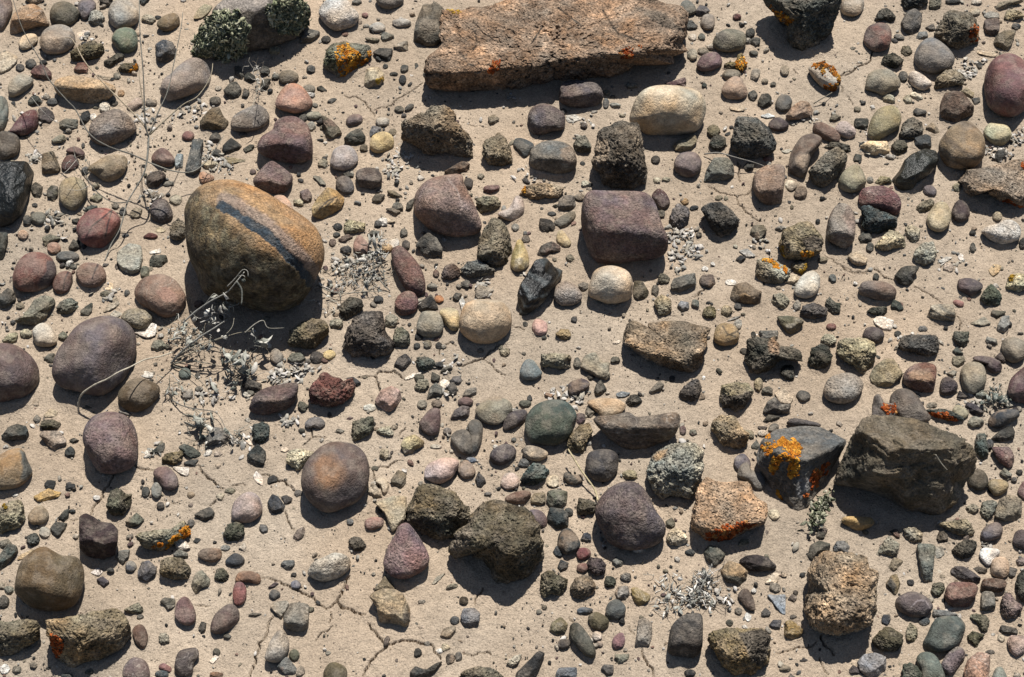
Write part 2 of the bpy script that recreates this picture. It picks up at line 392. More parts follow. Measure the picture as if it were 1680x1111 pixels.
LICH = {'o': [('d88c1c', 5), ('c47414', 4), ('e0a238', 3), ('9a6420', 1)], 'r': [('b4541f', 5), ('c46a30', 4), ('8a4420', 3), ('c08a50', 2)],
        'y': [('b8902a', 4), ('8c7020', 2), ('c8a848', 1)], 'w': [('98967a', 3), ('6c7058', 3), ('b0a878', 2)],
        'o2': [('b06a1c', 4), ('8a5018', 3), ('5a4026', 3), ('c89038', 2)]}
GREEN = ['c4c294', 'acb084', 'dcd8b0', '8c9268', '5c664c', '6e7658', '9ca27a', 'd0cca0']
def lichen(parent, cen, V, F, px, poly, kind, seed):
    rs = np.random.RandomState(seed)
    fn = np.cross(V[F[:, 1]] - V[F[:, 0]], V[F[:, 2]] - V[F[:, 0]])
    N = np.zeros_like(V); [np.add.at(N, F[:, i], fn) for i in range(3)]
    N /= np.maximum(np.linalg.norm(N, axis=1), 1e-12)[:, None]
    if ((N * V).sum(1)).mean() < 0: N = -N
    view = (CAM - cen); view /= np.linalg.norm(view)
    pj = px + (5.0 if kind in 'ro' else 9.0 if kind == 'g' else 2.5) * np.stack([fbm(V / .014, seed, 3), fbm(V / .014 + 9, seed, 3)], 1)
    ok = np.nonzero(inpoly(pj, poly) & (N @ view > .05))[0]
    if len(ok) < 3: return
    pa = np.array(poly); area = abs(moments(pa)[0])
    b = Bag()
    dens = fbm(V[ok] / .012, seed + 1, 3) > (-.45 if kind != 'o2' else -.12)
    ok = ok[dens] if dens.sum() > 3 else ok
    if kind == 'g':
        for i in rs.choice(ok, int(area * .42)):
            s = rs.uniform(.0018, .0046); c = hexlin(GREEN[rs.randint(len(GREEN))]) * rs.uniform(.7, 1.15)
            leaf(b, V[i] + N[i] * rs.uniform(-.001, .005), N[i] + rs.normal(size=3) * .7, s, s * rs.uniform(1.0, 2.2), c, rs, .8)
    else:
        cs_ = [x for x, w in LICH[kind] for _ in range(w)]
        v0, f0 = ico(1)
        cc = rs.choice(ok, max(4, int(area / 26))); rr = rs.uniform(2.2, 6.5, len(cc)); own = rs.randint(len(cs_), size=len(cc)); age = rs.uniform(.65, 1.2, len(cc))
        dm = np.linalg.norm(px[ok][:, None] - px[cc][None], axis=2) / rr * (1 + .35 * fbm(V[ok] / .006, seed + 7, 3))[:, None]
        who = dm.argmin(1); best = dm.min(1); sel = np.nonzero(best < 1)[0]
        for m_ in rs.choice(sel, max(6, int(area * .46))):
            i = ok[m_]; g_ = who[m_]; e_ = best[m_]
            s = rs.uniform(.0008, .0022)
            c = hexlin(cs_[own[g_]], .95) * age[g_] * (.72 + .45 * e_) * rs.uniform(.85, 1.15)
            q = v0 * (1 + .35 * rs.uniform(-1, 1, (len(v0), 1))) * s * rs.uniform(.6, 1.3, 3)
            q = q - (q @ N[i])[:, None] * N[i] * .5
            b.add(q + V[i] + N[i] * s * rs.uniform(.0, .35), f0, c)
    link('lichen', b.mesh('lichen', kind != 'g'), M_LICHEN, parent=parent)
def leaf(b, p, nrm, w, l, c, rs, curl=.5):
    """a small curled double-layered flake with thickness"""
    nrm = nrm / max(np.linalg.norm(nrm), 1e-9)
    a = np.cross(nrm, rs.normal(size=3)); a /= max(np.linalg.norm(a), 1e-9); t = np.cross(nrm, a)
    k = rs.uniform(-curl, curl); j = rs.uniform(-curl, curl)
    P = []
    for (x, y) in ((-.4, -1), (.4, -.9), (-1, -.2), (.05, -.1), (.9, -.1), (-.7, .5), (.7, .55), (0, 1.05)):
        P.append(p + a * x * w + t * y * l + nrm * ((x * x) * k * w + y * y * j * l))
    P = np.array(P); th = nrm * max(.0003, w * .08)
    V = np.concatenate([P, P - th])
    f = np.array([[0, 1, 3], [0, 3, 2], [1, 4, 3], [2, 3, 5], [3, 4, 6], [3, 6, 7], [3, 7, 5]])
    rim = [0, 1, 4, 6, 7, 5, 2]; e = []
    for i in range(7):
        u, v = rim[i], rim[(i + 1) % 7]; e += [[v, u, u + 8], [v, u + 8, v + 8]]
    b.add(V, np.concatenate([f, f[:, ::-1] + 8, np.array(e)]), c)

def parse(data):
    ox = oy = 0; out = []
    for ln in data.strip().split('\n'):
        if ln.startswith('T '):
            _, a, b = ln.split(); ox, oy = float(a), float(b); continue
        head, pts = ln.rsplit(' : ', 1)
        ty, hx, rest = head.split(' ', 2)
        opt = {}
        if '@' in rest:
            rest, o = rest.split('@', 1)
            for it in o.split(';'):
                k, v = it.split('=', 1)
                if k in 'PVL':
                    q, cc = v.split(':'); q = [float(x) for x in q.split(',')]
                    q = [(ox + q[i] * TS, oy + q[i + 1] * TS) for i in range(0, len(q), 2)]
                    opt.setdefault(k, []).append((q, cc))
                elif k == 'G':
                    q, cc = v.split(':'); x, y, r = [float(x) for x in q.split(',')]
                    opt.setdefault('G', []).append(((ox + x * TS, oy + y * TS, r * TS), cc))
                elif k in 'he': opt[k] = float(v)
                else: opt[k] = v
        f = pts.replace(',', ' ').split(); f = [float(x) for x in f]
        if ',' not in pts:
            x, y, a, b, r = f; r = math.radians(r); rs = np.random.RandomState(int(x * 7 + y * 13) % 100000)
            poly = []
            k0 = 9 if ty in 'frFc' else 12
            for i in range(k0):
                t = i / k0 * 2 * math.pi; w = 1 + rs.uniform(-.13, .13) * (1.0 if ty in 'frc' else .45)
                ex, ey = a * math.cos(t) * w, b * math.sin(t) * w
                poly.append((x + ex * math.cos(r) - ey * math.sin(r), y + ex * math.sin(r) + ey * math.cos(r)))
        else: poly = [(f[i], f[i + 1]) for i in range(0, len(f), 2)]
        poly = [(ox + x * TS, oy + y * TS) for x, y in poly]
        out.append((ty, hx, rest.strip(), opt, poly))
    return out

# ------------------------------------------------------------------ the ground: one sheet of cracked sand
CRACKS = """560 0 1.6:30,730 60,740 115,730 150,755 200,810 245,850 255,880;250,830 300,810 380,800 400,770 460,730 520,695 590,660 620,635
560 0 1.0:900,925 1000,955 1100,965
1120 0 2.2:1200,575 1290,545 1389,480
1120 0 1.4:1195,650 1215,700;1250,725 1295,800;835,525 875,565
1380 0 2.6:0,575 90,540 170,490 225,440 240,395
1120 220 2.0:195,405 280,445 405,470 490,460 530,420;410,475 430,540 480,590 540,640 600,660;420,210 430,290 438,370
1120 220 1.4:1080,920 1140,945 1150,970 1230,1025 1389,1060
1380 220 1.8:0,1000 90,1050 190,1050 230,1020 290,1040 350,1090 405,1110
1380 440 1.7:550,140 620,175 690,210 740,250 770,275;860,345 900,390 905,440 895,470
560 440 1.4:740,660 745,625 790,580 835,555 870,590;1085,695 1150,745 1190,790 1250,815
560 440 2.4:870,740 960,725 1080,690 1180,600
560 440 2.4:255,830 300,780 400,780 480,845;265,830 285,900 290,935;130,830 250,825
0 660 2.6:870,550 825,630 780,680 760,740 700,800 690,850
0 660 2.0:1020,495 1080,515 1170,520
0 660 1.2:540,895 590,890
280 660 2.0:210,485 260,550 320,590 365,650 400,660;340,740 300,790
280 660 1.5:470,640 570,635;870,830 880,900 940,975;1070,200 1075,270 1000,330;1075,270 1180,275
280 660 2.0:690,555 770,560 870,605 930,660 960,690
280 660 1.0:0,760 90,750
560 660 2.0:210,500 300,480 350,490 400,455 450,440;235,510 255,590 280,650
560 660 1.3:440,260 490,190
280 871 1.9:690,360 760,360 830,385 900,420 1000,475 1060,500 1110,555 1180,590
280 871 2.8:1180,590 1260,530 1320,430 1355,340;1270,530 1310,590 1389,605
280 871 1.3:1215,610 1200,700;1230,725 1150,770 1100,830;180,560 240,565 290,575
280 871 2.0:780,650 740,760 670,850 640,960 625,1050 605,1111
560 871 3.0:0,570 80,600 180,635;200,700 270,780 350,870 420,845 500,835 600,855 690,870 730,940 755,980
560 871 2.2:350,880 250,970 205,1030 160,1100
560 871 1.4:920,930 1000,950 1080,930 1120,915 1135,935
560 871 1.5:1080,430 1040,490 1015,560
560 871 2.0:690,410 780,330
840 871 2.2:990,905 1005,960 1030,1020 1075,1070 1075,1111
840 871 1.3:430,655 475,695;890,720 930,790
1120 871 2.4:1045,800 1060,850 1110,900 1150,950
1120 871 1.8:700,930 800,915 880,885 960,885 1010,855
1120 871 1.2:1040,970 1060,1030 1105,1090
1120 440 1.8:90,220 130,180 210,150
840 440 1.4:0,460 50,455 95,475"""
def build_ground():
    def axis(a, b, st, far):
        core = np.arange(a, b + st / 2, st); left = [core[0]]; right = [core[-1]]; g = st
        while right[-1] < far: g *= 1.35; right.append(right[-1] + g)
        g = st
        while left[-1] > -far: g *= 1.35; left.append(left[-1] - g)
        return np.concatenate([np.array(left[1:][::-1]), core, np.array(right[1:])])
    xs = axis(-1.02, 1.02, .0014, 60.0); ys = axis(-.70, .96, .0014, 60.0)
    X, Y = np.meshgrid(xs, ys); nx, ny = len(xs), len(ys)
    P = np.stack([X.ravel(), Y.ravel(), np.zeros(X.size)], 1)
    near = (np.abs(P[:, 0]) < 1.6) & (np.abs(P[:, 1]) < 1.6)
    Z = np.zeros(len(P))
    q = P[near]
    Z[near] = .0028 * fbm(q / .11, 3, 3) + .0017 * fbm(q / .022, 9, 4, .6) + .0006 * vnoise(q / .0055, 14) + .0004 * vnoise(q / .0031, 15)
    rs = np.random.RandomState(5)
    D = np.zeros(X.shape)
    for ln in CRACKS.strip().split('\n'):
        hd, pl = ln.split(':'); ox, oy, w = [float(x) for x in hd.split()]
        for one in pl.split(';'):
            f = [float(x) for x in one.replace(',', ' ').split()]
            pt = np.array([ground(ox + f[i] * TS, oy + f[i + 1] * TS)[:2] for i in range(0, len(f), 2)])
            for _ in range(3):                                # ragged
                m = (pt[:-1] + pt[1:]) / 2
                dv = pt[1:] - pt[:-1]
                m = m + np.stack([-dv[:, 1], dv[:, 0]], 1) * rs.uniform(-.16, .16, (len(m), 1))
                new = np.empty((len(pt) + len(m), 2)); new[0::2] = pt; new[1::2] = m; pt = new
            ww = min(w, 2.5) * .00042
            for i in range(len(pt) - 1):
                a, b = pt[i], pt[i + 1]; pd = .02
                i0, i1 = np.searchsorted(xs, [min(a[0], b[0]) - pd, max(a[0], b[0]) + pd]); j0, j1 = np.searchsorted(ys, [min(a[1], b[1]) - pd, max(a[1], b[1]) + pd])
                if i1 <= i0 or j1 <= j0: continue
                sx, sy = X[j0:j1, i0:i1], Y[j0:j1, i0:i1]
                ab = b - a; t = np.clip(((sx - a[0]) * ab[0] + (sy - a[1]) * ab[1]) / max(ab @ ab, 1e-12), 0, 1)
                dd = np.hypot(sx - a[0] - t * ab[0], sy - a[1] - t * ab[1])
                fr = (i / max(len(pt) - 2, 1)); tap = .55 + .45 * math.sin(math.pi * min(max(fr, .08), .92)) + rs.uniform(-.2, .2)
                c = .013 * np.clip(1.6 - dd / (ww * tap), 0, 1)
                D[j0:j1, i0:i1] = np.where(np.abs(c) > np.abs(D[j0:j1, i0:i1]), c, D[j0:j1, i0:i1])
    B = np.zeros(X.shape)
    for (cx, cy, Li, r) in FOOT:                              # sand banked against the stones
        e = r * 2.2
        i0, i1 = np.searchsorted(xs, [cx - e, cx + e]); j0, j1 = np.searchsorted(ys, [cy - e, cy + e])
        if i1 <= i0 or j1 <= j0: continue
        qx, qy = X[j0:j1, i0:i1] - cx, Y[j0:j1, i0:i1] - cy
        dd = np.hypot(Li[0, 0] * qx + Li[0, 1] * qy, Li[1, 0] * qx + Li[1, 1] * qy)
        hh = min(.0055, .13 * r) * rs.uniform(.4, 1.2) * (1 + .5 * np.sin(np.arctan2(qy, qx) * rs.randint(1, 4) + rs.uniform(0, 6)))
        B[j0:j1, i0:i1] = np.maximum(B[j0:j1, i0:i1], hh * np.where(dd < .85, 1, np.exp(-((dd - .85) / .26) ** 2)))
    P[:, 2] = Z - D.ravel() + B.ravel()
    i = np.arange(nx * ny).reshape(ny, nx)
    F = np.stack([i[:-1, :-1].ravel(), i[:-1, 1:].ravel(), i[1:, 1:].ravel(), i[1:, :-1].ravel()], 1)
    col = np.tile(hexlin('b4a38f', 1.0), (len(P), 1))
    v = np.zeros(len(P)); v[near] = .24 * fbm(q / .12, 31, 5, .6) + .10 * fbm(q / .4, 38, 3) + .12 * fbm(q / .012, 33, 4, .6) - .35 * np.clip(fbm(q / .006, 35, 2) - .35, 0, 1) * np.clip(fbm(q / .08, 36, 3) * 3 + .6, 0, 1)
    warm = np.zeros(len(P)); warm[near] = .05 * fbm(q / .2, 44, 3)
    col = col * np.exp(v)[:, None] * np.stack([1 + warm, np.ones_like(warm), 1 - warm], 1)
    link('ground', mesh_from('ground', P, F, col), M_SAND, kind='structure')

# ------------------------------------------------------------------ the stones of the photograph
DATA = """T 0 0
s 8b7468 cobble|cobble|pinkish grey cobble half outside the frame beside the tan domed cobble : 0,-40 70,-20 95,60 60,160 0,240 -60,100
b b08a63 cobble|cobble|tan dome-topped cobble with a broken front face : 75,200 100,110 170,50 250,30 320,70 350,130 375,190 280,205 180,240 90,265
s 6e6652 cobble|cobble|dark olive-grey rounded cobble just behind the beige oval cobble : 378,90 410,30 470,10 540,25 590,70 605,110 570,170 500,200 430,180 385,140
s 7a6a68 pebble|pebble|mauve-grey tapered pebble between the pale grey smooth cobble and the tan domed cobble : 590,40 620,0 680,-10 725,20 725,70 690,120 645,150 605,110
r b5a99d pebble|pebble|whitish pitted pebble between the pale grey smooth cobble and the beige oval cobble : 730 140 65 65 0
s a3998a cobble|cobble|large pale grey smooth cobble : 820,100 850,20 920,-15 1000,10 1050,90 1050,160 1000,200 900,220 840,180
s 6b7a66 cobble|cobble|green cobble with a pale scratch : 848,310 870,240 930,210 1000,215 1040,260 1045,340 1010,390 950,405 900,380
s b8a384 pebble|pebble|small cream pebble with a rounded top just in front of the tan domed cobble : 140,340 165,280 220,255 275,265 285,310 240,360 170,380
s 9b8c7c cobble|cobble|beige oval cobble lying on the sand : 300,330 320,250 380,200 460,185 530,210 570,270 560,340 500,395 420,415 340,400
r 6f6148 rock|rock|olive-brown pitted rock with a dark hollow between the beige oval cobble and the green cobble : 530,400 600,350 690,310 770,330 795,390 750,450 640,465 550,470
f 75483a pebble|pebble|reddish brown pebble just behind the long tan cobble : 560,530 590,480 640,475 670,510 660,555 590,565
f 6d4c48 pebble|pebble|maroon angular pebble under a twig in front of the beige oval cobble : 230,550 270,500 330,490 390,550 390,600 340,610 270,595
s 4a4c4c - : 235 485 42 38 0
s 3a3c40 - : 152 515 34 30 0
s 9d937f pebble|pebble|pale grey-green pebble behind the glossy maroon cobble : 60,660 100,590 170,560 250,600 240,650 170,710 80,740
b b2946c cobble|cobble|long tan sandstone cobble : 410,640 440,600 540,575 680,590 820,630 880,670 860,720 800,770 720,800 600,780 470,740 420,690
p 86776c cobble|cobble|flat speckled mauve-grey cobble : 680,960 740,880 820,840 900,830 980,880 1035,960 1020,1010 920,1080 800,1110 690,1060
s 6f4048 cobble|cobble|glossy maroon cobble lying on the sand : 70,1000 130,910 190,850 270,835 295,900 280,970 200,1030 110,1020
f 5f5552 pebble|pebble|grey-brown angular pebble between the glossy maroon cobble and the long tan cobble : 290,830 340,810 400,850 415,900 360,945 300,930
s 5d5750 cobble|cobble|dark grey round cobble cut by the frame edge in front of the glossy maroon cobble : -40,1100 0,1005 60,1000 130,1030 155,1090 140,1160 90,1200 0,1210
s 6a6e64 cobble|cobble|grey-green cobble cut by the frame edge beside the glossy maroon cobble : 0,730 50,760 65,830 50,930 10,1000 -40,980 -50,800
c b4a184 slab|slab|pale half-buried sandstone slab in front of the tan domed cobble : 0,410 60,390 130,430 120,480 60,540 0,560 -30,480
s 55585a - : 400 775 45 30 0
f 4d5148 pebble|pebble|dark green-grey angular pebble just behind the glossy maroon cobble : 210,770 240,730 290,730 325,780 290,800 220,805
f 4b4d52 pebble|pebble|blue-black angular pebble just behind the grey-mauve egg cobble : 1180,340 1240,300 1310,320 1340,380 1320,440 1260,475 1190,450
s 7b6c50 pebble|pebble|olive pebble with a dark underside beside the pale grey smooth cobble : 1190,190 1230,130 1310,100 1355,120 1365,180 1320,225 1250,240
r 5f5648 rock|rock|dark knobbly stick-shaped rock just in front of the green cobble : 785,470 850,430 900,400 945,420 930,460 870,500 810,525
r 5a5140 pebble|pebble|dark pebble with an orange lichen spot just in front of the green cobble@L=975,520,1050,485,1050,540,985,550:o : 895,520 940,480 1040,480 1055,530 1010,560 920,555
s a88d78 pebble|pebble|pinkish tan pebble just behind the speckled mauve-grey cobble : 960,810 1010,760 1050,740 1090,780 1060,810 1000,850
s 9a8a76 - : 1150 780 45 32 0
f 46433f pebble|pebble|dark pebble cut by the frame top beside the pale grey smooth cobble : 755,-20 860,-20 840,30 790,50 760,30
f 3c4340 - : 1055,-30 1140,-20 1110,30 1070,45
s a59684 - : 190,-20 330,-20 310,20 240,30
f 2e3234 pebble|pebble|black angular pebble just in front of the long tan cobble : 605,930 620,860 670,840 690,880 660,950 620,945
s c6b8a2 - : 795 815 42 48 0
f d9d0c4 - : 712 895 30 30 0
f 6c6a5c pebble|pebble|greenish grey flat pebble in front of the long tan cobble : 450,930 500,900 590,910 590,960 520,990 455,980
c d5cbbf - : 580,260 630,230 685,240 640,275 590,300
c 8f8472 - : 740,570 800,580 850,590 840,610 780,605
s 77705f - : 890 580 30 28 0
s a07c50 - : 920 710 28 28 0
s 4a4640 - : 868 785 30 24 0
r a89a88 - : 1130 145 55 35 10
T 280 0
s 8d8078 cobble|cobble|large grey-mauve egg-shaped cobble : -80,680 -60,610 0,560 60,500 130,450 200,440 270,480 305,560 295,640 220,690 130,730 40,760 -20,770 -70,730
s b0816a cobble|cobble|salmon-pink egg-shaped cobble lying on the sand : 795,780 830,700 880,645 940,632 1000,660 1050,720 1078,790 1030,840 950,862 870,845 810,820
b 7d5f5b cobble|cobble|plum speckled blocky cobble with a dark front : 660,1100 690,1040 770,985 800,920 870,885 960,890 1040,950 1070,1040 1080,1120 1070,1200 980,1240 850,1235 720,1190 665,1150
s 77706a cobble|cobble|dark grey oval cobble crossed by a weed stem : 455,950 480,880 560,830 650,795 710,820 750,880 735,940 660,990 560,1005 480,990
f 705e40 rock|rock|olive-brown triangular rock lying on the sand : 220,930 260,870 310,820 370,820 400,880 440,930 410,980 330,990 240,985
f 55544c rock|rock|dark grey chunky angular rock behind the dark grey oval cobble : 400,690 450,630 500,620 540,680 520,740 440,750
s 6b6558 pebble|pebble|grey-brown rounded pebble just behind the salmon egg cobble : 820,580 850,540 920,535 970,570 960,615 900,630 840,630
s 4b4f50 - : 1065 525 36 30 0
f 46473f stone|stone|dark pointed stone just in front of the green-lichened dark rock : 485,505 530,505 560,570 540,610 490,570
f 4a4a40 stone|stone|dark stone beside a dry weed between the salmon egg cobble and the olive triangular rock : 680,660 700,600 760,600 745,660 690,695
f 45453c - : 600 590 45 38 20
f 4a4a44 - : 715 540 36 40 0
f 5f5c4c stone|stone|green-grey triangular stone behind the pinkish white cobble : 1150,880 1220,910 1280,970 1300,1020 1230,1055 1180,1040 1160,960
s 8a8672 pebble|pebble|pale sage oval pebble just in front of the salmon egg cobble : 1088 880 58 32 0
s 8a7f6c - : 1050 675 48 32 0
f 43433a - : 1110,665 1145,650 1188,690 1150,700 1115,690
f 5b564e rock|rock|dark rock capped with green leafy lichen@h=.9;L=165,400,200,270,280,160,400,80,520,100,600,190,560,300,580,380,480,460,380,470,300,430:g;L=730,60,830,0,980,0,1030,80,1030,160,960,220,870,260,780,200,740,140:g;P=340,40,420,-30,750,-60,740,40,640,85,560,90,480,110,380,60:988c80 : 165,400 200,280 280,160 330,60 400,0 520,-60 700,-60 950,-40 1060,60 1060,120 1020,200 950,290 850,330 700,390 580,410 500,440 400,480 330,440 200,430
p c8beb2 cobble|cobble|white crackled cobble lying on the sand : 1125,80 1160,20 1230,-20 1340,0 1390,60 1430,120 1400,190 1340,220 1250,235 1180,190 1135,130
r 77705f rock|rock|small rock crusted with orange lichen@L=1255,420,1260,340,1340,325,1380,370,1440,400,1520,370,1535,410,1470,490,1390,545,1300,590,1250,500:o;L=1155,480,1190,390,1250,350,1250,440,1290,560,1230,530:w : 1155,480 1180,390 1240,330 1330,320 1450,330 1520,360 1535,420 1480,480 1400,540 1330,580 1270,595 1170,520
s 47443f - : 1180 300 36 30 0
f 6e6a60 stone|stone|grey wedge-shaped stone between the green-lichened dark rock and the white crackled cobble : 980,330 1010,230 1060,220 1130,240 1130,280 1060,330
c a08e68 slab|slab|pale tan oblong slab between the green-lichened dark rock and the pale grey smooth cobble : 175,140 200,80 260,30 315,50 290,100 230,145
s 8d5a4c pebble|pebble|small brick-red pebble just behind the grey slate shard : 85,1040 110,1000 160,1000 180,1030 160,1065 110,1065
s 6a675c - : 800 580 30 24 0
s 58554c - : 340 765 45 32 0
f 4d4b45 - : 540,740 560,670 600,700 580,740
s 7a5446 - : 1325 260 28 20 0
s 6c685e - : 1095 800 24 18 0
f 5a5850 - : 1225 770 40 22 -20
s 8a7e6c - : 1070 960 34 36 0
s 5c584f - : 1005 895 36 32 0
r a09070 - : 790 385 50 32 0
T 560 0
s 6a6560 cobble|cobble|dark round cobble cut by the frame top beside the tall dark rock : 265,-40 340,-70 440,-60 475,0 450,40 380,70 310,60 270,20
s a79b8b pebble|pebble|pale grey rounded pebble between the white crackled cobble and the tall dark rock : 275 210 62 40 0
s ab9c8a pebble|pebble|pale beige oval pebble between the tall dark rock and the orange-crusted rock : 455 175 72 35 0
f 7e7664 pebble|pebble|grey lumpy pebble between the tall dark rock and the orange-crusted rock : 300,270 340,245 400,270 370,310 320,325
f 6c6650 - : 180,290 230,285 290,300 270,335 210,330
f 8d8270 stone|stone|ridged grey-tan stone in front of the tall dark rock : 395,355 440,325 500,310 510,360 510,395 440,385
f 3f3e3a stone|stone|black angular stone touching orange lichen between the orange-crusted rock and the tall dark rock : 240,400 290,365 385,370 390,410 365,470 290,450
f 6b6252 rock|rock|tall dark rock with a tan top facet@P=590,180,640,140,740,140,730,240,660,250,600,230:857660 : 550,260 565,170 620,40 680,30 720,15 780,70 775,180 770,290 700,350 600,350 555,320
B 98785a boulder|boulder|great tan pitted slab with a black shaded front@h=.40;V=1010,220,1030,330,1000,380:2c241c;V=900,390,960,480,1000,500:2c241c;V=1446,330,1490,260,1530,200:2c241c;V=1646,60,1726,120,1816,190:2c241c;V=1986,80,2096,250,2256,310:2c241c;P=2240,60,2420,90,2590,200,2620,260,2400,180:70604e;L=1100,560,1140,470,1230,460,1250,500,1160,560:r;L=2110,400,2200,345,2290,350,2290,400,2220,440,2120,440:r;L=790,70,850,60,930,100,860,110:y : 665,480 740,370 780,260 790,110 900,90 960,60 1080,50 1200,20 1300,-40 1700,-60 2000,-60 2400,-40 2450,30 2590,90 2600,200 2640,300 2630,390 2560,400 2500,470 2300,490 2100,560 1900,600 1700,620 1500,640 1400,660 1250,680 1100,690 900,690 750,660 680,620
f b3a07e block|block|pale tan block with a yellow lichen corner beside the orange-crusted rock@L=250,600,300,590,325,570,320,620,280,640:y : 175,640 180,560 200,520 280,510 325,560 320,610 290,655 200,665
s 3f4242 - : 335 505 20 22 0
s 454743 - : 398 563 32 16 0
f 4d4e48 - : 480 525 33 36 0
f 4f4f4a - : 570 508 18 28 0
s 3f4243 - : 466 605 28 36 0
f 55544c - : 640 575 24 22 0
s 53524a - : 440 830 36 25 0
s 4c4b44 - : 515 818 40 22 -35
s 7f6c68 pebble|pebble|mauve-grey rounded pebble behind the pale yellow cobble : 35,920 60,880 120,865 160,890 155,930 100,955 45,950
s a59886 pebble|pebble|pale grey flat pebble just behind the pale yellow cobble : 312 925 52 36 0
f 4b4c42 stone|stone|dark greenish angular stone just behind the pinkish white cobble : 20,1050 70,1000 140,975 185,1040 170,1090 90,1105 30,1090
f 6b6c70 stone|stone|blue-grey streaked stone just behind the pale yellow cobble : 215,1000 240,955 300,970 305,1010 250,1040 210,1050
s b8a068 cobble|cobble|pale yellow cobble lying on the sand : 215,1090 240,1030 310,1000 375,1020 400,1070 390,1120 340,1150 270,1165 225,1140
s 6e6753 - : 390 1005 30 28 0
R 86705a rock|rock|craggy brown rock with a shaded overhang@h=1.1 : 455,1000 470,930 560,880 640,840 690,790 760,800 850,840 890,930 950,1010 1010,1090 1000,1185 940,1195 800,1165 640,1180 560,1120 470,1060
f 837762 - : 1115,890 1160,870 1200,900 1170,940 1120,950
r 8c765c stone|stone|rough tan-topped lava stone : 1070,1110 1090,1070 1150,1040 1200,1010 1250,1050 1280,1110 1300,1200 1290,1240 1200,1280 1120,1250 1070,1180
s 824c48 - : 180 115 26 20 0
s 8b7f74 - : 135 165 22 24 0
s c3b9ad pebble|pebble|white rounded pebble just in front of the white crackled cobble : 0,200 20,150 70,130 115,150 110,190 60,220 10,225
f 7a7466 - : 120 20 40 25 0
f 8a8274 - : 190 200 26 20 0
T 840 0
b 6b5d5c cobble|cobble|dark plum boxy cobble : 360,700 375,640 440,612 560,612 650,640 690,700 685,770 620,815 500,825 400,800 360,760
p 6e6062 cobble|cobble|mauve granular cobble lying on the sand : 118,900 150,820 230,785 320,810 390,860 405,910 390,980 300,1000 200,1035 140,1000
s c0aa88 cobble|cobble|large cream cobble with a grey underside@h=.9 : 895,880 930,770 990,690 1090,650 1250,650 1389,680 1440,720 1475,800 1460,900 1420,980 1330,1020 1180,1035 1020,1020 960,970 900,930
f 6f4a50 wedge|wedge|maroon wedge stone just behind the large cream cobble : 1160,640 1240,610 1315,590 1325,630 1310,665 1240,655
s 55585a - : 712 785 26 38 0
c c0b2a0 - : 410,880 480,870 535,900 480,930 420,935
s 7a7a70 - : 910 650 45 22 0
r 77706a rock|rock|grey knobbly rock between the great tan slab and the grey-green flattened cobble : 1110,130 1130,50 1200,30 1290,80 1300,140 1260,170 1180,160
f 8a8270 - : 720 705 30 26 0
f 8b8474 - : 780 800 42 22 0
r 8c8478 - : 1360 420 32 40 0
T 1120 0
s 6c6a60 pebble|pebble|grey rounded pebble behind the grey-green flattened cobble : -20,60 0,10 50,5 95,50 100,95 60,115 10,100
f 585a58 pebble|pebble|dark grey angular pebble between the grey-green flattened cobble and the great tan slab : 10,200 25,160 70,155 115,200 100,220 30,225
s 8e7f70 pebble|pebble|taupe oval pebble just behind the grey-green flattened cobble : 135,190 145,130 190,105 235,120 243,180 220,225 170,225
f 6a6262 pebble|pebble|violet-grey angular pebble behind the grey-green flattened cobble : 100,80 130,40 180,50 208,85 160,120 110,125
s 77725f cobble|cobble|grey-green flattened cobble lying on the sand : 228,320 260,260 330,220 410,225 470,255 485,310 460,370 380,395 290,390 240,360
s 6d3e38 - : 412 130 33 26 0
s 7d5c62 cobble|cobble|rose-purple cobble lying on the sand : 105,500 140,430 200,400 260,400 298,450 290,500 220,535 140,540
s 7d7565 - : 155 390 44 32 0
p 908672 - : 75 415 38 45 0
r 7a6a45 rock|rock|small rock sprouting orange lichen just in front of the grey-green flattened cobble@L=400,480,420,420,450,405,470,440,490,500,460,550,420,520:o : 310,500 350,470 400,470 420,420 450,405 470,440 490,500 460,550 420,520 340,530
s 7c725f pebble|pebble|olive-grey pebble behind a pinkish one just behind the pinkish tan cobble : 370 570 70 45 0
s a3866e cobble|cobble|pinkish tan cobble lying on the sand : 295,690 330,620 390,580 440,590 460,620 490,680 485,730 430,755 340,750
f 474a45 - : 535 725 38 38 0
f 4a483e pebble|pebble|dark olive pebble with a pointed top behind the dark charcoal block : 570,770 600,715 650,710 675,740 675,800 620,820 580,805
s 5b5a56 pebble|pebble|dark grey round pebble between the tan and mauve broken cobble and the pinkish tan cobble : 705,780 740,725 800,722 832,770 810,830 760,850 710,820
f 9c8068 cobble|cobble|tan and mauve broken cobble : 785,880 830,810 900,765 960,780 990,840 980,880 900,905 800,915
s 5c4a48 pebble|pebble|dark plum oval pebble between the dark charcoal block and the tan and mauve broken cobble : 650,950 690,900 750,895 805,950 780,990 700,995
R 5c5a58 block|block|dark charcoal block with a ridged face@h=.95 : 365,1060 390,940 420,890 530,880 620,930 680,1000 715,1080 700,1150 640,1190 520,1205 420,1180 370,1130
s 735d54 cobble|cobble|brown-mauve oval cobble just behind the brown bean cobble : 990,1000 1000,940 1060,930 1140,970 1195,1030 1180,1080 1110,1080 1040,1040
s b59d92 pebble|pebble|pale pink pebble behind the grey log-shaped rock : 1150,990 1190,930 1250,925 1310,980 1310,1030 1260,1055 1190,1030
s 8b8274 - : 515,590 530,530 570,520 590,550 570,600 535,615
s 8d8270 - : 775 535 35 40 0
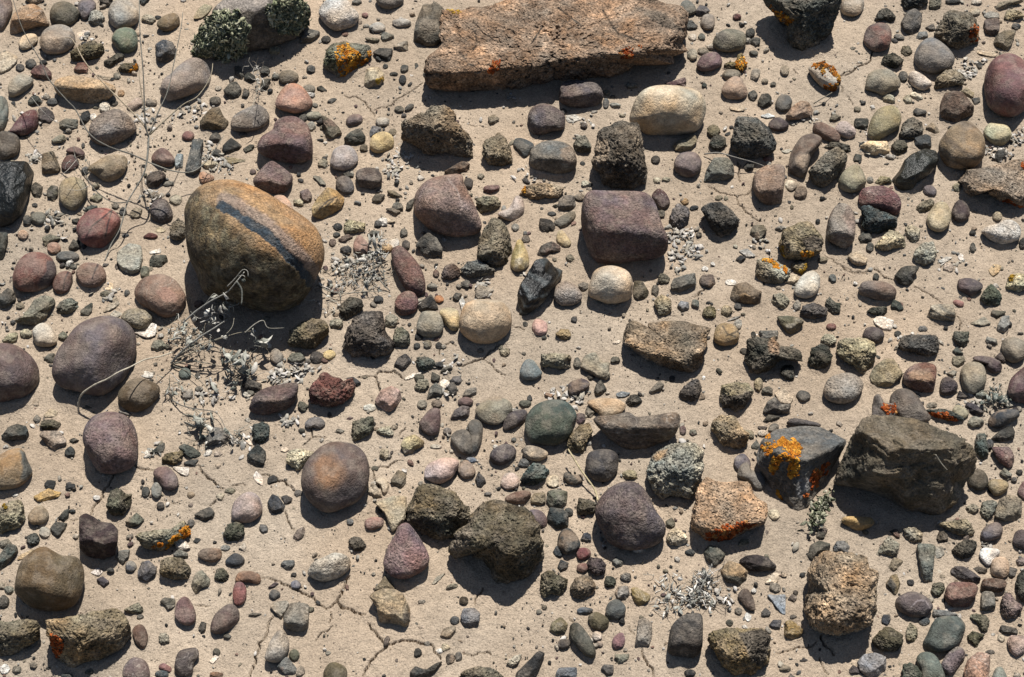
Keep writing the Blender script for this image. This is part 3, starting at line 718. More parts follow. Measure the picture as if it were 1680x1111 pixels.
s b8a48c cobble|cobble|egg-shaped cobble covered with orange lichen@L=955,520,1000,480,1080,470,1150,510,1200,590,1195,650,1150,690,1090,680,1030,640,1060,560,1020,540,980,580:o2 : 955,520 1000,480 1080,470 1150,510 1200,590 1195,650 1150,690 1090,680 1030,640 980,580
R 5a5852 rock|rock|black lava rock with an orange lichen streak@h=1.15;L=640,-20,700,60,780,110,845,160,800,190,740,160,690,90,630,20:o : 600,-60 640,40 720,150 790,200 790,320 840,390 920,400 1040,340 1110,260 1150,200 1180,120 1200,50 1180,-50 900,-80
s a3917a cobble|cobble|beige rounded cobble cut by the frame top beside the black lava rock : 1195,60 1200,0 1260,-50 1340,-40 1380,20 1360,90 1300,125 1220,110
s 454540 - : 515 250 36 36 0
f 4a4c47 - : 555 320 40 38 0
s 5a5a50 - : 538 405 34 22 0
s 3c443c - : 165 650 20 20 0
f 4f5044 stone_chip|stone chip|dark green-grey chip stone between the tan and mauve broken cobble and the olive wedge cobble : 1115,900 1150,865 1205,885 1180,915 1130,930
c d8d0c4 - : 595,880 650,860 700,885 640,900
s 77786c - : 145 280 28 26 0
s b8ab9a - : 72 285 32 30 0
s 6c6a60 - : 1290 370 18 16 0
s 8d8068 - : 625 615 26 20 0
f 55564c - : 688 642 24 20 0
r 6c6450 - : 230 990 50 50 0
c b8a890 - : 420 820 60 30 0
T 1380 0
s 74524f cobble|cobble|maroon round cobble over a crack : 170,300 200,210 270,175 340,180 380,230 380,310 350,370 270,395 200,360
f 5f5a54 stone|stone|dark grey knob-shaped stone behind the grey-violet cobble : 450,180 500,90 560,65 610,100 615,160 580,230 530,275 480,240
r 55504a rock|rock|dark rough rock cut by the frame top beside the red-tufted pitted rock : 455,20 470,-30 650,-40 660,20 620,70 540,60 480,70
r 6f675a stone|stone|grey-brown mottled stone just behind the red-tufted pitted rock : 665,40 680,-20 760,-20 755,50 710,85 675,70
R 75695b rock|rock|pitted brown rock with a red lichen tuft@L=985,190,1050,190,1050,310,990,320,975,260:r : 710,260 760,150 800,90 900,80 1000,110 1040,190 1050,300 980,380 900,395 830,350 740,300
s 7b7570 cobble|cobble|grey-violet pear-shaped cobble lying on the sand : 555,420 600,330 670,285 740,305 820,370 862,440 840,510 760,550 660,555 570,500
s 7d5358 boulder|boulder|large maroon boulder at the frame edge@h=.9 : 1085,640 1110,520 1170,440 1260,405 1350,430 1440,520 1480,640 1450,760 1380,850 1290,890 1190,870 1110,790
s 93876f cobble|cobble|beige-grey lumpy cobble lying on the sand : 185,640 210,560 290,525 370,530 430,580 452,630 440,670 380,700 330,730 250,700 190,680
r 45463f stone|stone|dark crusty stone just behind the beige-grey lumpy cobble : 300,480 330,420 400,400 460,440 475,470 430,520 370,520 310,510
r 4b4740 stone|stone|dark hollow stone just behind the maroon round cobble : 250,150 290,80 340,60 390,90 418,140 380,175 330,150 270,170
s cdb9a4 pebble|pebble|cream-white oval pebble just in front of the grey-violet cobble : 510,580 540,540 590,550 650,590 690,640 640,685 570,675 520,630
r 8b8072 rock|rock|grey rough pitted rock just in front of the grey-violet cobble : 705,670 730,590 800,530 880,530 935,590 930,640 860,650 790,690
f 6b5546 stone|stone|brown rounded stone split by a groove : 750,800 780,720 850,690 920,700 980,770 1010,810 1000,870 900,920 830,935 760,890
s 8e8663 cobble|cobble|olive wedge-shaped smooth cobble : 205,980 240,880 300,820 390,800 440,840 458,900 430,980 350,1030 270,1070 210,1050
f 4c4a45 pebble|pebble|dark angular pebble with a pale tail beside the olive wedge cobble : 545,850 570,820 640,840 650,860 600,895 560,890
r 6d655c stone|stone|grey lumpy lava stone between the olive wedge cobble and the brown striped cobble : 440,1030 470,930 540,890 610,930 628,980 590,1040 530,1060 460,1050
s c9c6b4 - : 525,715 560,700 620,740 610,755 550,750
s 8f7552 cobble|cobble|brown cobble with dark wavy stripes@h=.9;S=5a4a38 : 740,1110 770,1040 840,960 930,920 1010,950 1080,1030 1095,1120 1080,1200 1010,1270 900,1290 800,1260 750,1180
s b0a377 pebble|pebble|yellow-green triangular pebble lying on the sand : 1080,1000 1120,940 1180,940 1260,955 1295,1010 1280,1060 1220,1110 1150,1100 1100,1050
b 726158 stone|stone|mauve-brown barrel-shaped stone beside the red-tufted pitted rock : 1085,200 1095,150 1190,140 1205,190 1195,250 1150,280 1095,250
c 8a8880 - : 1085,110 1130,85 1195,100 1200,135 1100,140
f 6f6652 rock|rock|olive-grey angular rock just behind the large maroon boulder : 1150,330 1190,260 1250,230 1325,235 1300,330 1260,385 1190,380
s 42464a - : 1330 200 36 24 0
f 8a7c62 rock|rock|tan elongated rock cut by the frame top beside the red-tufted pitted rock : 1165,70 1200,20 1290,0 1380,0 1370,20 1290,50 1200,80
r 94876f rock|rock|tan crumbly rock at the frame corner beside the red-tufted pitted rock : 1240,150 1250,90 1300,70 1370,90 1389,130 1300,155
s 45443e - : 1050 495 26 26 0
s 6c6a64 - : 440 285 42 24 15
r 6a604f pebble|pebble|brown crusty pebble between the grey-violet cobble and the maroon round cobble : 450,390 470,350 520,350 545,400 510,440 460,420
c b5a58c - : 1005,390 1060,390 1180,400 1170,435 1100,430
r 8f7a5c - : 910,690 950,665 1010,710 990,760 930,720
f 3e3f3c - : 990,750 1050,740 1060,780 1010,800
f 3c3d36 stone|stone|dark stone with a pale top crust beside the olive wedge cobble : 95,940 110,900 200,900 210,930 190,990 120,985
f 8f8068 - : 645,970 690,930 735,970 740,1015 680,1010
f 55504a - : 640,210 700,180 720,230 670,235
s 55524a - : 850 10 60 25 0
f 70726f fragment|fragment|grey striped fragment just behind the grey-violet cobble : 570,290 590,245 650,240 660,280 610,305
c b9b2a6 - : 885,535 910,525 995,590 975,610
s c2b9a8 - : 1030 15 40 22 0
s a0937c - : 1015 90 42 35 0
r 9a8e7a - : 360 750 55 35 15
r 8c8270 - : 505 760 34 38 0
s 5a5852 - : 470 580 38 40 0
T 0 220
F 3d4444 rock|rock|large glossy black rock cut by the frame edge : -80,240 0,215 100,205 200,210 255,290 235,400 200,520 160,620 80,690 -30,700 -90,500
f 7b6a50 rock|rock|olive-tan angular rock behind the khaki egg cobble : 315,240 325,150 400,130 430,180 460,270 420,300 330,310
s 6a4b46 pebble|pebble|dark maroon curved pebble between the mottled grey-tan cobble and the glossy maroon cobble : 500,130 550,95 610,110 645,150 620,185 560,160
s 5f4540 pebble|pebble|dark reddish pebble below a curved maroon one just behind the khaki egg cobble : 465,240 500,170 560,160 600,210 570,265 490,280
s 8c7f68 cobble|cobble|mottled grey-tan cobble beneath twigs : 665,260 730,210 800,170 880,155 950,170 970,220 940,300 880,350 800,360 720,310
s 8b8064 cobble|cobble|khaki egg-shaped cobble lying on the sand : 445,420 480,350 560,325 640,360 665,430 630,520 570,580 500,560 455,500
s 8b544e cobble|cobble|brick-red cobble crossed by two cracks@V=650,790,700,700,850,580:3e2826;V=800,780,820,680,850,580:3e2826 : 580,720 610,640 680,580 760,560 850,575 915,640 900,720 850,800 780,870 690,860 610,810
s 767264 pebble|pebble|grey-olive round pebble just in front of the glossy black rock : 290 640 60 52 0
s 45443f - : 205 655 32 38 0
s 7b5a4e pebble|pebble|reddish brown rounded pebble between the grey slate shard and the speckled mauve-grey cobble : 1150,190 1180,130 1240,105 1300,150 1330,210 1290,250 1210,235
f 57483e stone|stone|dark brown lumpy stone behind the dark mauve rounded stone : 1110,330 1150,290 1220,275 1260,310 1240,360 1180,420 1120,400
p 675b58 stone|stone|dark mauve rounded stone : 1140,600 1155,530 1210,490 1270,510 1310,590 1305,650 1240,685 1170,660
s a3977c pebble|pebble|pale greenish round pebble just behind the dark mauve rounded stone : 1335 500 50 40 0
f 4f4d44 pebble|pebble|dark shield-shaped pebble between the glossy black rock and the khaki egg cobble : 235,400 270,365 325,400 320,460 280,490 240,450
f 5b5846 pebble|pebble|dark olive pebble between the khaki egg cobble and the glossy black rock : 355,430 390,390 440,400 440,470 400,510 360,480
s c09a78 - : 175 765 42 36 0
s 9a7560 pebble|pebble|pinkish brown oval pebble just behind the russet cobble : 410 865 55 45 0
s 6f6960 pebble|pebble|grey elongated pebble between the russet cobble and the rosy grey grooved cobble : 425,930 460,895 540,890 600,920 580,960 490,970 435,960
s 83564c cobble|cobble|russet cobble with a grey side@P=350,960,440,950,440,1100,340,1180,280,1150,350,1040:5c4c48 : 95,1080 130,980 200,910 290,895 380,930 425,1010 420,1100 350,1170 250,1200 150,1190 105,1150
c a09b8a stone|stone|pale grey flat disc-shaped stone@h=.45 : 885,960 900,890 980,830 1070,850 1085,940 1060,1040 990,1065 920,1030
s 866c60 cobble|cobble|rosy grey round cobble with a groove@V=700,1100,720,1040,745,990:4a3a36 : 575,1060 620,990 690,975 770,1000 808,1070 790,1130 720,1170 620,1150
s 74504a pebble|pebble|maroon oval pebble split by a dark crack beside the russet cobble@V=480,1180,490,1110,520,1045:3a2624 : 400,1150 430,1070 490,1040 545,1060 548,1130 510,1200 440,1215
s 6f3e36 - : 1090,790 1130,750 1190,765 1190,795
f 5b5a4c stone|stone|dark square-topped stone just behind the rusty brown cobble : 1135,960 1160,920 1260,920 1275,970 1220,1010 1140,1005
s 3c4248 - : 955 773 28 17 0
f 77705f stone|stone|grey-tan stone tilted beside a dry stem beside the dark mauve rounded stone : 985,600 1020,560 1080,570 1065,640 1020,655
f 797460 stone|stone|sage-grey angular stone behind the russet cobble : 320,790 380,760 460,790 400,830 340,860
f 4c4f48 slab|slab|dark slab cut by the frame edge behind the russet cobble : 0,745 55,750 55,830 20,950 -30,960 -30,760
c d0c8bc - : 1140,890 1220,870 1220,905 1140,910
f 5d5a50 - : 520,860 560,800 620,860 600,885 530,880
f 4b4a42 - : 545,650 600,640 600,680 555,680
c 6d6b62 - : 370,640 430,600 500,600 430,640
f 596058 - : 650,560 700,540 740,550 690,590 640,600
s 77745f - : 1100 1050 36 50 0
s 3a3b3a - : 935 590 28 36 0
s 6a6050 - : 875 545 28 22 0
f 877b6a - : 1140,460 1180,440 1225,470 1180,500
f 8b8266 - : 680,490 740,450 780,480 740,530
r 8d8674 - : 450 40 60 28 -20
c b0a486 - : 1215 730 40 22 0
f 5a584c - : 560 1010 30 26 0
f 5a584e - : 390 205 28 30 0
T 280 220
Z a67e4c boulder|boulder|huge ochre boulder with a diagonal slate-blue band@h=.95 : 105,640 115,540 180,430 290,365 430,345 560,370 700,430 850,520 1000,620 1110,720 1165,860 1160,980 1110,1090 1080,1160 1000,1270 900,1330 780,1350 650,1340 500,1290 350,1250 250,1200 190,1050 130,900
b 7a605c cobble|cobble|mauve squared cobble lying on the sand : 630,340 690,260 760,205 820,230 920,310 920,380 870,440 780,460 680,410 635,390
f b08a48 pebble|pebble|ochre pebble with a dark hollow@V=1130,570,1190,510,1260,480:3c3020;V=1180,550,1240,500:4a3a22 : 1070,560 1120,480 1190,405 1260,430 1320,490 1300,560 1210,620 1150,650 1080,620
s 66605e pebble|pebble|dark grey round pebble just behind the ochre hollow pebble : 1255,360 1290,320 1350,325 1385,370 1390,430 1330,455 1270,420
f 7a6762 pebble|pebble|mauve-grey angular pebble just behind the banded ochre boulder : 980,440 1040,415 1075,470 1050,540 1010,510
s c09a80 pebble|pebble|peach-coloured pebble tucked under a boulder just behind the banded ochre boulder : 780,480 850,465 910,520 930,600 880,620 800,560
f 5f6260 shard|shard|grey slate shard standing on end : 115,250 150,110 175,40 245,40 235,190 225,290 170,310 115,300
f 8f8d84 splinter|splinter|pale grey slate splinter between the grey slate shard and the speckled mauve-grey cobble : 30,190 50,150 95,155 90,260 40,260
s b08260 pebble|pebble|orange-tan pebble above the boulder just in front of the grey slate shard : 215,320 240,285 310,310 330,340 270,370 230,370
f 46423a stone|stone|dark triangular stone crossed by a twig in front of the dark grey oval cobble : 395,90 460,30 540,90 490,150 400,160
f 4e5046 pebble|pebble|dark green-grey angular pebble between the plum speckled block and the olive triangular rock : 550,115 600,80 635,85 630,130 580,155
s 3d4244 - : 1270 705 36 28 0
s 4a4a44 - : 1260 765 28 20 0
s 604a44 - : 1230 825 28 30 0
s 413c38 - : 1330 878 42 26 0
f 6f5548 - : 1275,800 1340,760 1385,780 1350,810 1290,825
f 8d8168 - : 1120,210 1160,180 1195,210 1180,265 1120,240
c 8d8264 - : 415,180 480,180 565,200 500,220 430,230
s b09c90 cobble|cobble|pinkish white rounded cobble : 1215,190 1240,120 1310,85 1380,100 1420,160 1415,220 1340,275 1250,265 1215,235
c 8b806a - : 1080,320 1130,320 1180,380 1140,385
s 7a6460 - : 625 285 24 20 0
f 66635a - : 550 10 38 24 0
r 6c655d stone|stone|grey granular stone between the banded ochre boulder and the pale grey disc : -10,720 20,670 60,640 110,680 110,780 40,810 0,790
f 55524a - : 340 30 45 38 0
r a89a80 - : 970 525 40 30 20
f 4c4a44 - : 345 150 40 34 0
r b8a890 - : 300 235 60 30 0
T 560 220
b 665b56 pebble|pebble|dark dome pebble with a lighter top just in front of the pinkish white cobble : 110,330 120,280 180,255 270,265 308,320 300,390 230,420 140,400
p 937568 cobble|cobble|large rose-brown cobble with a pale seam@h=.85;V=810,340,880,430,920,540,900,620:b39a8c : 550,520 570,440 640,360 740,320 900,305 930,370 980,470 1030,580 1065,690 1040,750 930,780 800,775 680,730 600,660 555,600
f 6a5340 wedge|wedge|brown wedge rock lying on top just behind the rose-brown cobble : 785,285 850,240 920,205 975,225 965,290 900,305 800,310
f 4e4c46 slab|slab|dark triangular slab just in front of the rose-brown cobble : 565,850 600,790 660,750 720,780 770,870 760,940 720,965 640,930
p 7a5952 cobble|cobble|long maroon cobble lying diagonally : 380,900 420,850 470,860 540,930 600,1010 635,1110 635,1200 590,1240 510,1200 460,1140 400,1020
R 7c6c58 rock|rock|brown lava rock with an orange fleck : 1030,880 1050,790 1110,680 1160,640 1240,670 1280,760 1295,880 1270,980 1190,1035 1100,990 1030,940
r 77706a rock|rock|grey lumpy lava rock just in front of the brown lava rock : 905,1030 960,970 1050,960 1160,1030 1150,1070 1000,1090 930,1080
r 6b5752 stone|stone|dark plum rough stone between the long maroon cobble and the brown lava rock : 755,1070 790,1000 850,985 905,1030 890,1080 830,1110 770,1100
s 95756a pebble|pebble|small pink egg-shaped pebble between the long maroon cobble and the banded ochre boulder : 90,850 110,790 145,770 200,830 212,880 170,920 110,910
s b3a196 cobble|cobble|pale wedge-shaped cobble lying on the sand : 1190,600 1270,560 1330,470 1380,500 1389,580 1350,640 1290,665 1210,630
s b39a58 pebble|pebble|yellow teardrop-shaped pebble lying on the sand@g=1 : 1285,980 1300,900 1345,800 1389,840 1420,920 1425,990 1390,1030 1330,1045 1295,1020
b 75535a pebble|pebble|maroon oblong pebble between the rose-brown cobble and the pale wedge cobble : 1080,410 1110,390 1195,390 1195,425 1130,455 1085,440
f 5f5c52 pebble|pebble|dark olive-grey pebble between the ochre hollow pebble and the rose-brown cobble : 230,500 260,455 330,460 310,510 260,535
f 77705c - : 350,430 400,430 465,475 420,490 360,470
s 5d554e pebble|pebble|dark taupe round pebble just behind the rose-brown cobble : 965 375 36 42 0
r 8e8068 stone|stone|pale crumbly stone between the rose-brown cobble and the pale wedge cobble : 1020,500 1080,470 1180,475 1215,540 1140,590 1050,605
f 4f4c42 - : 490,560 500,520 550,490 545,570 510,600
f 6b6152 - : 340,570 400,560 450,590 410,630
c b5a58c - : 300,610 350,630 410,660 360,680 320,660
f 4d4c44 - : 475 755 28 38 0
f 5b594e - : 195,770 230,730 290,740 280,780
s 55504c - : 490 840 32 36 0
s c0955c - : 300,850 350,830 390,860 370,895 310,890
s 4a443f - : 40 880 40 30 0
f 6c5449 - : 0,780 60,760 80,790 30,815
s 6f5a50 - : 720 1060 24 28 0
r a08f6c stone|stone|pale tan rough stone in front of the ochre hollow pebble : 15,690 60,650 180,680 175,740 100,755 30,750
f 5c584c - : 430 560 50 40 30
f 55534a - : 55 310 40 24 20
f 6a6252 - : 170 110 30 35 0
f 8a8270 - : 1060 320 26 26 0
c c8c0b4 - : 400 830 45 35 -20
T 840 220
s 4a5052 pebble|pebble|dark slate-blue smooth pebble between the tan-topped lava stone and the grey speckled cobble : 10,80 30,35 90,35 165,80 140,130 100,180 50,130
b 78736a cobble|cobble|grey speckled boxy cobble : 130,180 150,110 230,60 330,50 440,85 490,180 480,260 400,300 300,310 180,270 135,230
r 7a7060 stone|stone|small tan-grey lava stone between the dark craggy block and the grey speckled cobble : 465,90 490,20 560,10 600,80 600,120 540,160 480,130
R 5c5148 block|block|tall dark craggy block with tan crust@h=1.1;P=600,200,640,60,720,40,740,120,740,220,640,240:9a8468;P=880,-60,980,-40,1000,120,930,60:8f7c62 : 610,200 640,80 650,-20 720,-70 860,-100 960,-90 985,0 1000,120 1030,270 1015,380 930,410 780,415 700,390 660,300 620,260
b 745e60 boulder|boulder|large plum rounded square boulder@h=.9 : 525,600 545,490 600,430 760,430 960,435 1040,460 1090,530 1140,680 1185,800 1170,900 1080,950 900,970 740,990 640,970 580,890 530,720
s 573a42 pebble|pebble|dark maroon pebble tucked behind just behind the plum square boulder : 1060,470 1110,415 1170,450 1200,520 1180,560 1130,570 1090,520
r 75696a stone|stone|rough grey-mauve stone between the plum square boulder and the black angular rock : 1195,640 1220,570 1260,530 1320,545 1352,590 1330,680 1290,725 1220,700
s 74666a cobble|cobble|round violet-grey cobble lying on the sand : 1230,230 1260,160 1330,135 1389,140 1430,180 1440,240 1400,310 1320,330 1250,290
f 8c7e60 stone|stone|olive-tan lumpy stone just in front of the large cream cobble : 1225,90 1280,40 1389,10 1405,50 1370,110 1290,135 1240,125
f 3f3c38 wedge|wedge|black wedge stone behind the yellow teardrop pebble : 205,690 215,640 290,650 330,690 320,740 270,765 225,730
s 7a7466 pebble|pebble|grey tapered pebble between the plum square boulder and the pale wedge cobble : 320,670 380,620 460,585 485,620 450,670 390,710 340,700
f 77716a stone|stone|grey cube-like stone between the plum square boulder and the pale wedge cobble : 350,560 355,500 400,465 470,470 485,550 430,585 370,605
s 7c7264 - : 515 480 40 26 0
s b0a078 pebble|pebble|cream teardrop pebble between the plum square boulder and the yellow teardrop pebble : 335,800 350,740 385,735 430,790 450,830 420,860 360,840
f 4c443e rock|rock|dark brown jagged rock behind the black slate shard : 190,920 220,850 300,815 365,850 365,890 290,910 210,935
r a08468 stone|stone|flat tan lava stone with orange lichen flecks just in front of the grey speckled cobble@h=.6;L=50,380,110,375,110,440,70,430:o : 60,460 100,400 200,370 320,380 390,410 360,480 250,490 120,505
s 4b4a48 - : 1090 195 36 32 0
s 4d5050 - : 535 225 22 18 0
r a89a84 - : 1100 350 32 24 0
r a89a84 - : 1170 345 34 20 0
s 9a8058 - : 1315 515 30 26 0
s 44484a - : 1375 565 26 16 0
s 776c60 - : 105 800 32 32 0
s 6c6250 - : 1135 605 30 30 0
s 8d8a80 - : 25 710 30 30 0
r 8a7c68 - : 440 945 36 30 0
r b0a28c - : 555 380 30 26 0
T 1120 220
f 75756a stone|stone|grey-teal half-round stone with a flat cut face : 160,360 180,270 240,180 340,180 385,230 390,320 320,350 250,365 180,375
b 8a7464 cobble|cobble|brown-topped blocky cobble lying on the sand : 530,370 550,300 630,240 760,235 778,310 770,400 760,480 740,530 660,545 590,510 540,440
R 746a5e rock|rock|rough grey log-shaped rock : 950,290 1020,210 1090,140 1170,95 1230,120 1255,200 1200,290 1130,370 1060,420 990,380
s 66564c cobble|cobble|brown bean-shaped cobble with a tan patch@P=860,190,890,150,960,150,950,220,920,270,870,250:a58a6c : 805,240 820,150 870,60 920,10 1000,0 1055,30 1040,90 980,170 950,260 920,325 860,325 815,290
s 8c8468 pebble|pebble|olive domed pebble lying on the sand : 1185,350 1225,280 1290,235 1340,240 1390,330 1385,390 1320,440 1240,440 1195,410
R 4b494a rock|rock|black angular lava rock : 135,570 200,530 270,515 340,550 420,630 432,690 380,750 300,790 230,740 180,650
f 6d5c4c pebble|pebble|brown faceted pebble between the brown-topped block and the grey log-shaped rock : 845,460 870,400 930,400 948,440 930,490 880,520
s c8bda8 pebble|pebble|white pebble between the brown-topped block and the grey log-shaped rock : 775,390 800,350 850,360 870,400 820,435
f 6f6853 pebble|pebble|olive-grey angular pebble between the yellow-lichened tan rock and the black angular rock : 510,750 540,690 610,690 640,730 600,790 560,805
R 8a7658 rock|rock|tan rock with yellow and rust lichen@L=735,810,775,815,775,930,745,910:y;L=900,890,1000,890,980,930,900,935:o;P=900,800,1000,770,1070,800,1050,880,930,890:5c5040 : 730,830 760,740 830,690 950,660 1000,700 1070,790 1060,880 980,940 860,970 770,940
b 80716a cobble|cobble|tall taupe cobble with a dark lower face@h=.95 : 1090,760 1105,650 1150,560 1210,525 1270,550 1310,640 1310,760 1290,830 1220,870 1140,830 1095,800
r 45443c stone|stone|dark crusted stone just behind the grey-teal half stone : 200,80 220,30 280,5 325,30 328,80 280,125 215,110
s 7a5148 pebble|pebble|reddish pebble just in front of the dark charcoal block : 645 195 36 26 0
f 4a4a46 pebble|pebble|dark angular pebble beside a crack just in front of the dark charcoal block : 460,250 490,215 545,215 540,260 490,290
r 5a5248 rock|rock|dark jagged rock just behind the grey log-shaped rock : 1080,100 1120,60 1200,65 1270,90 1280,140 1240,155 1180,90
c b5aa9c - : 430,890 490,870 550,925 490,940
f 3f3d3c - : 405,950 440,920 480,940 440,990
c b0a48e - : 750,130 800,115 830,125 790,150
s 8a8068 - : 275 485 30 20 0
s 8a8068 - : 330 488 18 18 0
f 8b8478 - : 700,720 740,695 795,710 740,740
s 3f4346 - : 90 560 32 18 0
s 6c6450 - : 830 555 14 18 0
s 3c3c3a - : 1027 663 18 20 0
R 9c8c76 rock|rock|grey-tan rock rimmed with orange lichen@h=.7;L=570,975,590,950,650,945,760,990,830,1020,800,1065,720,1015,620,975:o : 555,1060 570,950 640,940 720,970 820,1030 800,1090 740,1140 640,1145 570,1110
r 7c6c50 rock|rock|small brown rock with yellow lichen edge just in front of the yellow-lichened tan rock@L=900,960,945,965,945,1020,900,1065,880,1040,925,1000:y : 820,1000 860,960 945,965 945,1020 900,1065 840,1050
s 77705c - : 1065 955 36 24 0
r c0b8aa - : 400 855 20 16 0
f 48463e - : 125 765 22 20 0
T 1380 220
f d8c096 chunk|chunk|bright cream angular chunk : 145,95 200,55 290,55 350,60 370,130 340,160 260,165 190,150
c c0ab8c stone|stone|pale tan flat-topped stone in front of the tall taupe cobble@h=.7 : 50,930 80,900 150,890 200,950 190,990 130,1005 80,980
f 3a3f3a pebble|pebble|dark green pebble just behind the olive domed pebble : 90,190 110,150 155,160 155,210 115,230
r 5c5444 stone|stone|dark brown jagged stone just behind the dark green slab : 380,90 420,45 480,50 510,100 470,150 430,185 400,140
f 46494a block|block|dark slate block just behind the dark green slab : 550,90 560,30 640,0 680,20 685,100 620,115 570,120
F 5a5c4e slab|slab|dark green glossy slab tilted up : 385,350 440,280 480,200 540,150 640,110 720,130 740,200 680,300 580,370 540,420 450,430 390,390
p 80565a cobble|cobble|raspberry-coloured oval cobble lying on the sand : 130,490 160,420 240,395 340,400 430,460 458,530 430,610 340,600 240,570 150,540
r 465258 rock|rock|dark teal lumpy rock : 150,560 200,540 290,580 350,600 425,640 415,710 320,750 270,770 200,740 150,700
s 756462 pebble|pebble|mauve dome-shaped pebble just in front of the dark green slab : 620,430 640,395 690,390 725,430 710,470 640,465
s b3a480 cobble|cobble|pale cream oval cobble : 650,640 690,560 740,515 800,525 835,600 825,680 770,740 700,735 660,700
s 4a3a40 pebble|pebble|black-plum rounded pebble lying on the sand : 840,580 870,520 910,500 960,540 978,610 940,660 880,665 845,630
B 94806a rock|rock|flat tan lava rock cut by the frame edge@L=1210,500,1300,500,1400,560,1400,600,1320,560,1220,530:r;L=1360,210,1400,200,1400,270,1370,260:r : 905,350 940,280 1050,260 1150,240 1250,220 1389,180 1460,180 1500,350 1480,560 1389,590 1300,540 1200,500 1100,450 1060,440 1000,470 920,430
p cdc3b6 lump|lump|white quartz lump lying on the sand : 1065,740 1110,700 1190,680 1250,650 1320,665 1365,720 1355,790 1310,820 1220,840 1140,810 1090,770
r a8987e rock|rock|pale-topped rough rock lying on the sand : 255,850 310,780 370,730 430,740 490,800 480,860 400,875 310,890
r 9b8d7a stone|stone|grey-tan rough stone between the pale-topped rough rock and the pale cream oval : 485,710 530,690 600,720 600,780 560,830 500,790
r b0a594 stone|stone|whitish pitted round stone beside the pale-topped rough rock : 545,920 570,870 620,830 700,820 730,890 700,970 620,1000 560,970
f 45443c wedge|wedge|dark wedge rock at a crack beside the plum-grey oval : 405,1080 450,1020 500,1000 590,1005 570,1060 545,1130 500,1150 430,1130
s 938468 - : 1185 625 38 40 0
f 494843 stone|stone|dark lumpy stone just behind the flat tan edge rock : 1160,190 1180,130 1250,110 1270,150 1210,220
r 857a6a stone|stone|grey knobbly stone just behind the pale cream oval : 565,560 620,510 690,490 710,530 660,590 590,600
f 4c4b42 stone|stone|dark olive stone just in front of the dark teal rock : 130,780 170,740 220,740 235,800 190,830 140,820
s 464742 - : 220 860 30 38 0
s 3a3c3a - : 1000 750 26 18 0
f 454840 - : 1000 865 22 38 0
c b09468 stone_chip|stone chip|tan kite-shaped chip behind the green-grey rough stone : 1120,1040 1160,990 1215,1000 1200,1050 1150,1085
c c9c0b2 - : 735,970 800,930 840,940 790,980
f a59a90 - : 815 1015 40 38 0
c dcd4ca - : 910 935 22 28 0
r 8d8368 stone|stone|grey-olive crumbly stone just behind the raspberry cobble : 255,370 300,320 370,330 385,370 300,390
f 3a3a3a - : 1380 830 30 45 0
r 8c8068 - : 880 410 36 40 0
s 7c766a - : 220 350 26 28 0
T 0 440
f 767464 rock|rock|grey-green layered rock lying on the sand@S=8f8a70 : 115,400 160,370 220,300 260,240 340,205 410,230 420,270 370,340 350,390 250,435 160,425
s b8a892 pebble|pebble|pale egg-shaped pebble lying on the sand : 245,490 270,440 330,415 390,450 430,530 420,580 350,600 270,580
r 7c786c pebble|pebble|grey mottled rough pebble just behind the violet egg boulder : 430,300 460,250 540,225 590,260 595,310 540,340 460,355
f 4a4c40 wedge|wedge|dark green wedge pebble just behind the violet egg boulder : 610,330 650,290 700,265 700,330 670,365 620,355
s 6f6064 boulder|boulder|large violet-grey egg-shaped boulder@h=.85 : 395,760 430,640 500,540 580,440 680,385 810,360 920,385 1000,450 1035,540 1030,650 990,760 930,860 830,940 740,970 600,940 480,910 410,850
s 6a5450 boulder|boulder|dark brown boulder cut by the frame edge@h=.85 : -100,620 0,570 120,585 220,650 280,730 300,810 280,890 200,970 90,1010 -20,1010 -110,900
p 8b8778 pebble|pebble|grey speckled oval pebble just in front of the rusty brown cobble : 920,370 960,320 1040,305 1120,330 1160,370 1140,430 1070,465 1010,450 940,410
c dcd4ca shell_fragment|shell fragment|white shell fragment just in front of the rusty brown cobble : 1025,490 1100,480 1150,420 1190,430 1180,510 1120,535 1070,515
s 66553c cobble|cobble|dark olive rounded cobble : 895,960 940,890 1000,845 1090,840 1190,880 1215,930 1180,1010 1110,1070 1010,1095 920,1050
f 5d5a52 pebble|pebble|dark grey pebble with a pale top beside the layered grey-green rock : 0,200 60,150 115,190 120,240 60,290 0,310 -40,250
c 9d9484 stone|stone|pale grey pointed stone behind the violet egg boulder : 785,330 830,260 880,215 910,270 880,300 820,330
f 6d6d60 stone_chip|stone chip|grey-green chip stone just in front of the rosy grey grooved cobble : 760,190 800,170 855,180 840,225 770,225
c d5bf9c - : 770,160 830,110 860,120 855,170
s 56544e - : 965 190 22 28 0
f 837c66 pebble|pebble|olive-grey pebble beside the violet egg boulder : 1145,600 1170,550 1230,545 1265,595 1190,640
f 605d50 - : 330,690 370,650 415,650 400,720 360,725
r a89672 - : 20,560 60,500 130,490 130,550 80,575
s a09484 - : 270 1030 28 28 0
s 8f6e5a cobble|cobble|rusty brown cobble with a salmon centre@P=1180,180,1260,130,1330,200,1350,260,1240,250:ab7e66 : 1020,180 1070,90 1160,50 1250,50 1340,100 1410,210 1400,300 1330,360 1250,375 1160,330 1060,270
c a8a090 - : 880 350 45 25 0
f 7c7868 - : 155 290 36 28 0
r a09680 - : 200 500 45 40 0
r 5a584c - : 480 520 40 36 0
c c8c2b8 - : 1110 810 60 28 10
f 6c6a60 - : 660 1060 45 24 0
T 280 440
R 77674e rock|rock|craggy brown pitted rock beside dry twigs : 890,570 910,470 1000,410 1090,380 1190,410 1200,480 1150,570 1090,615 980,615 910,600
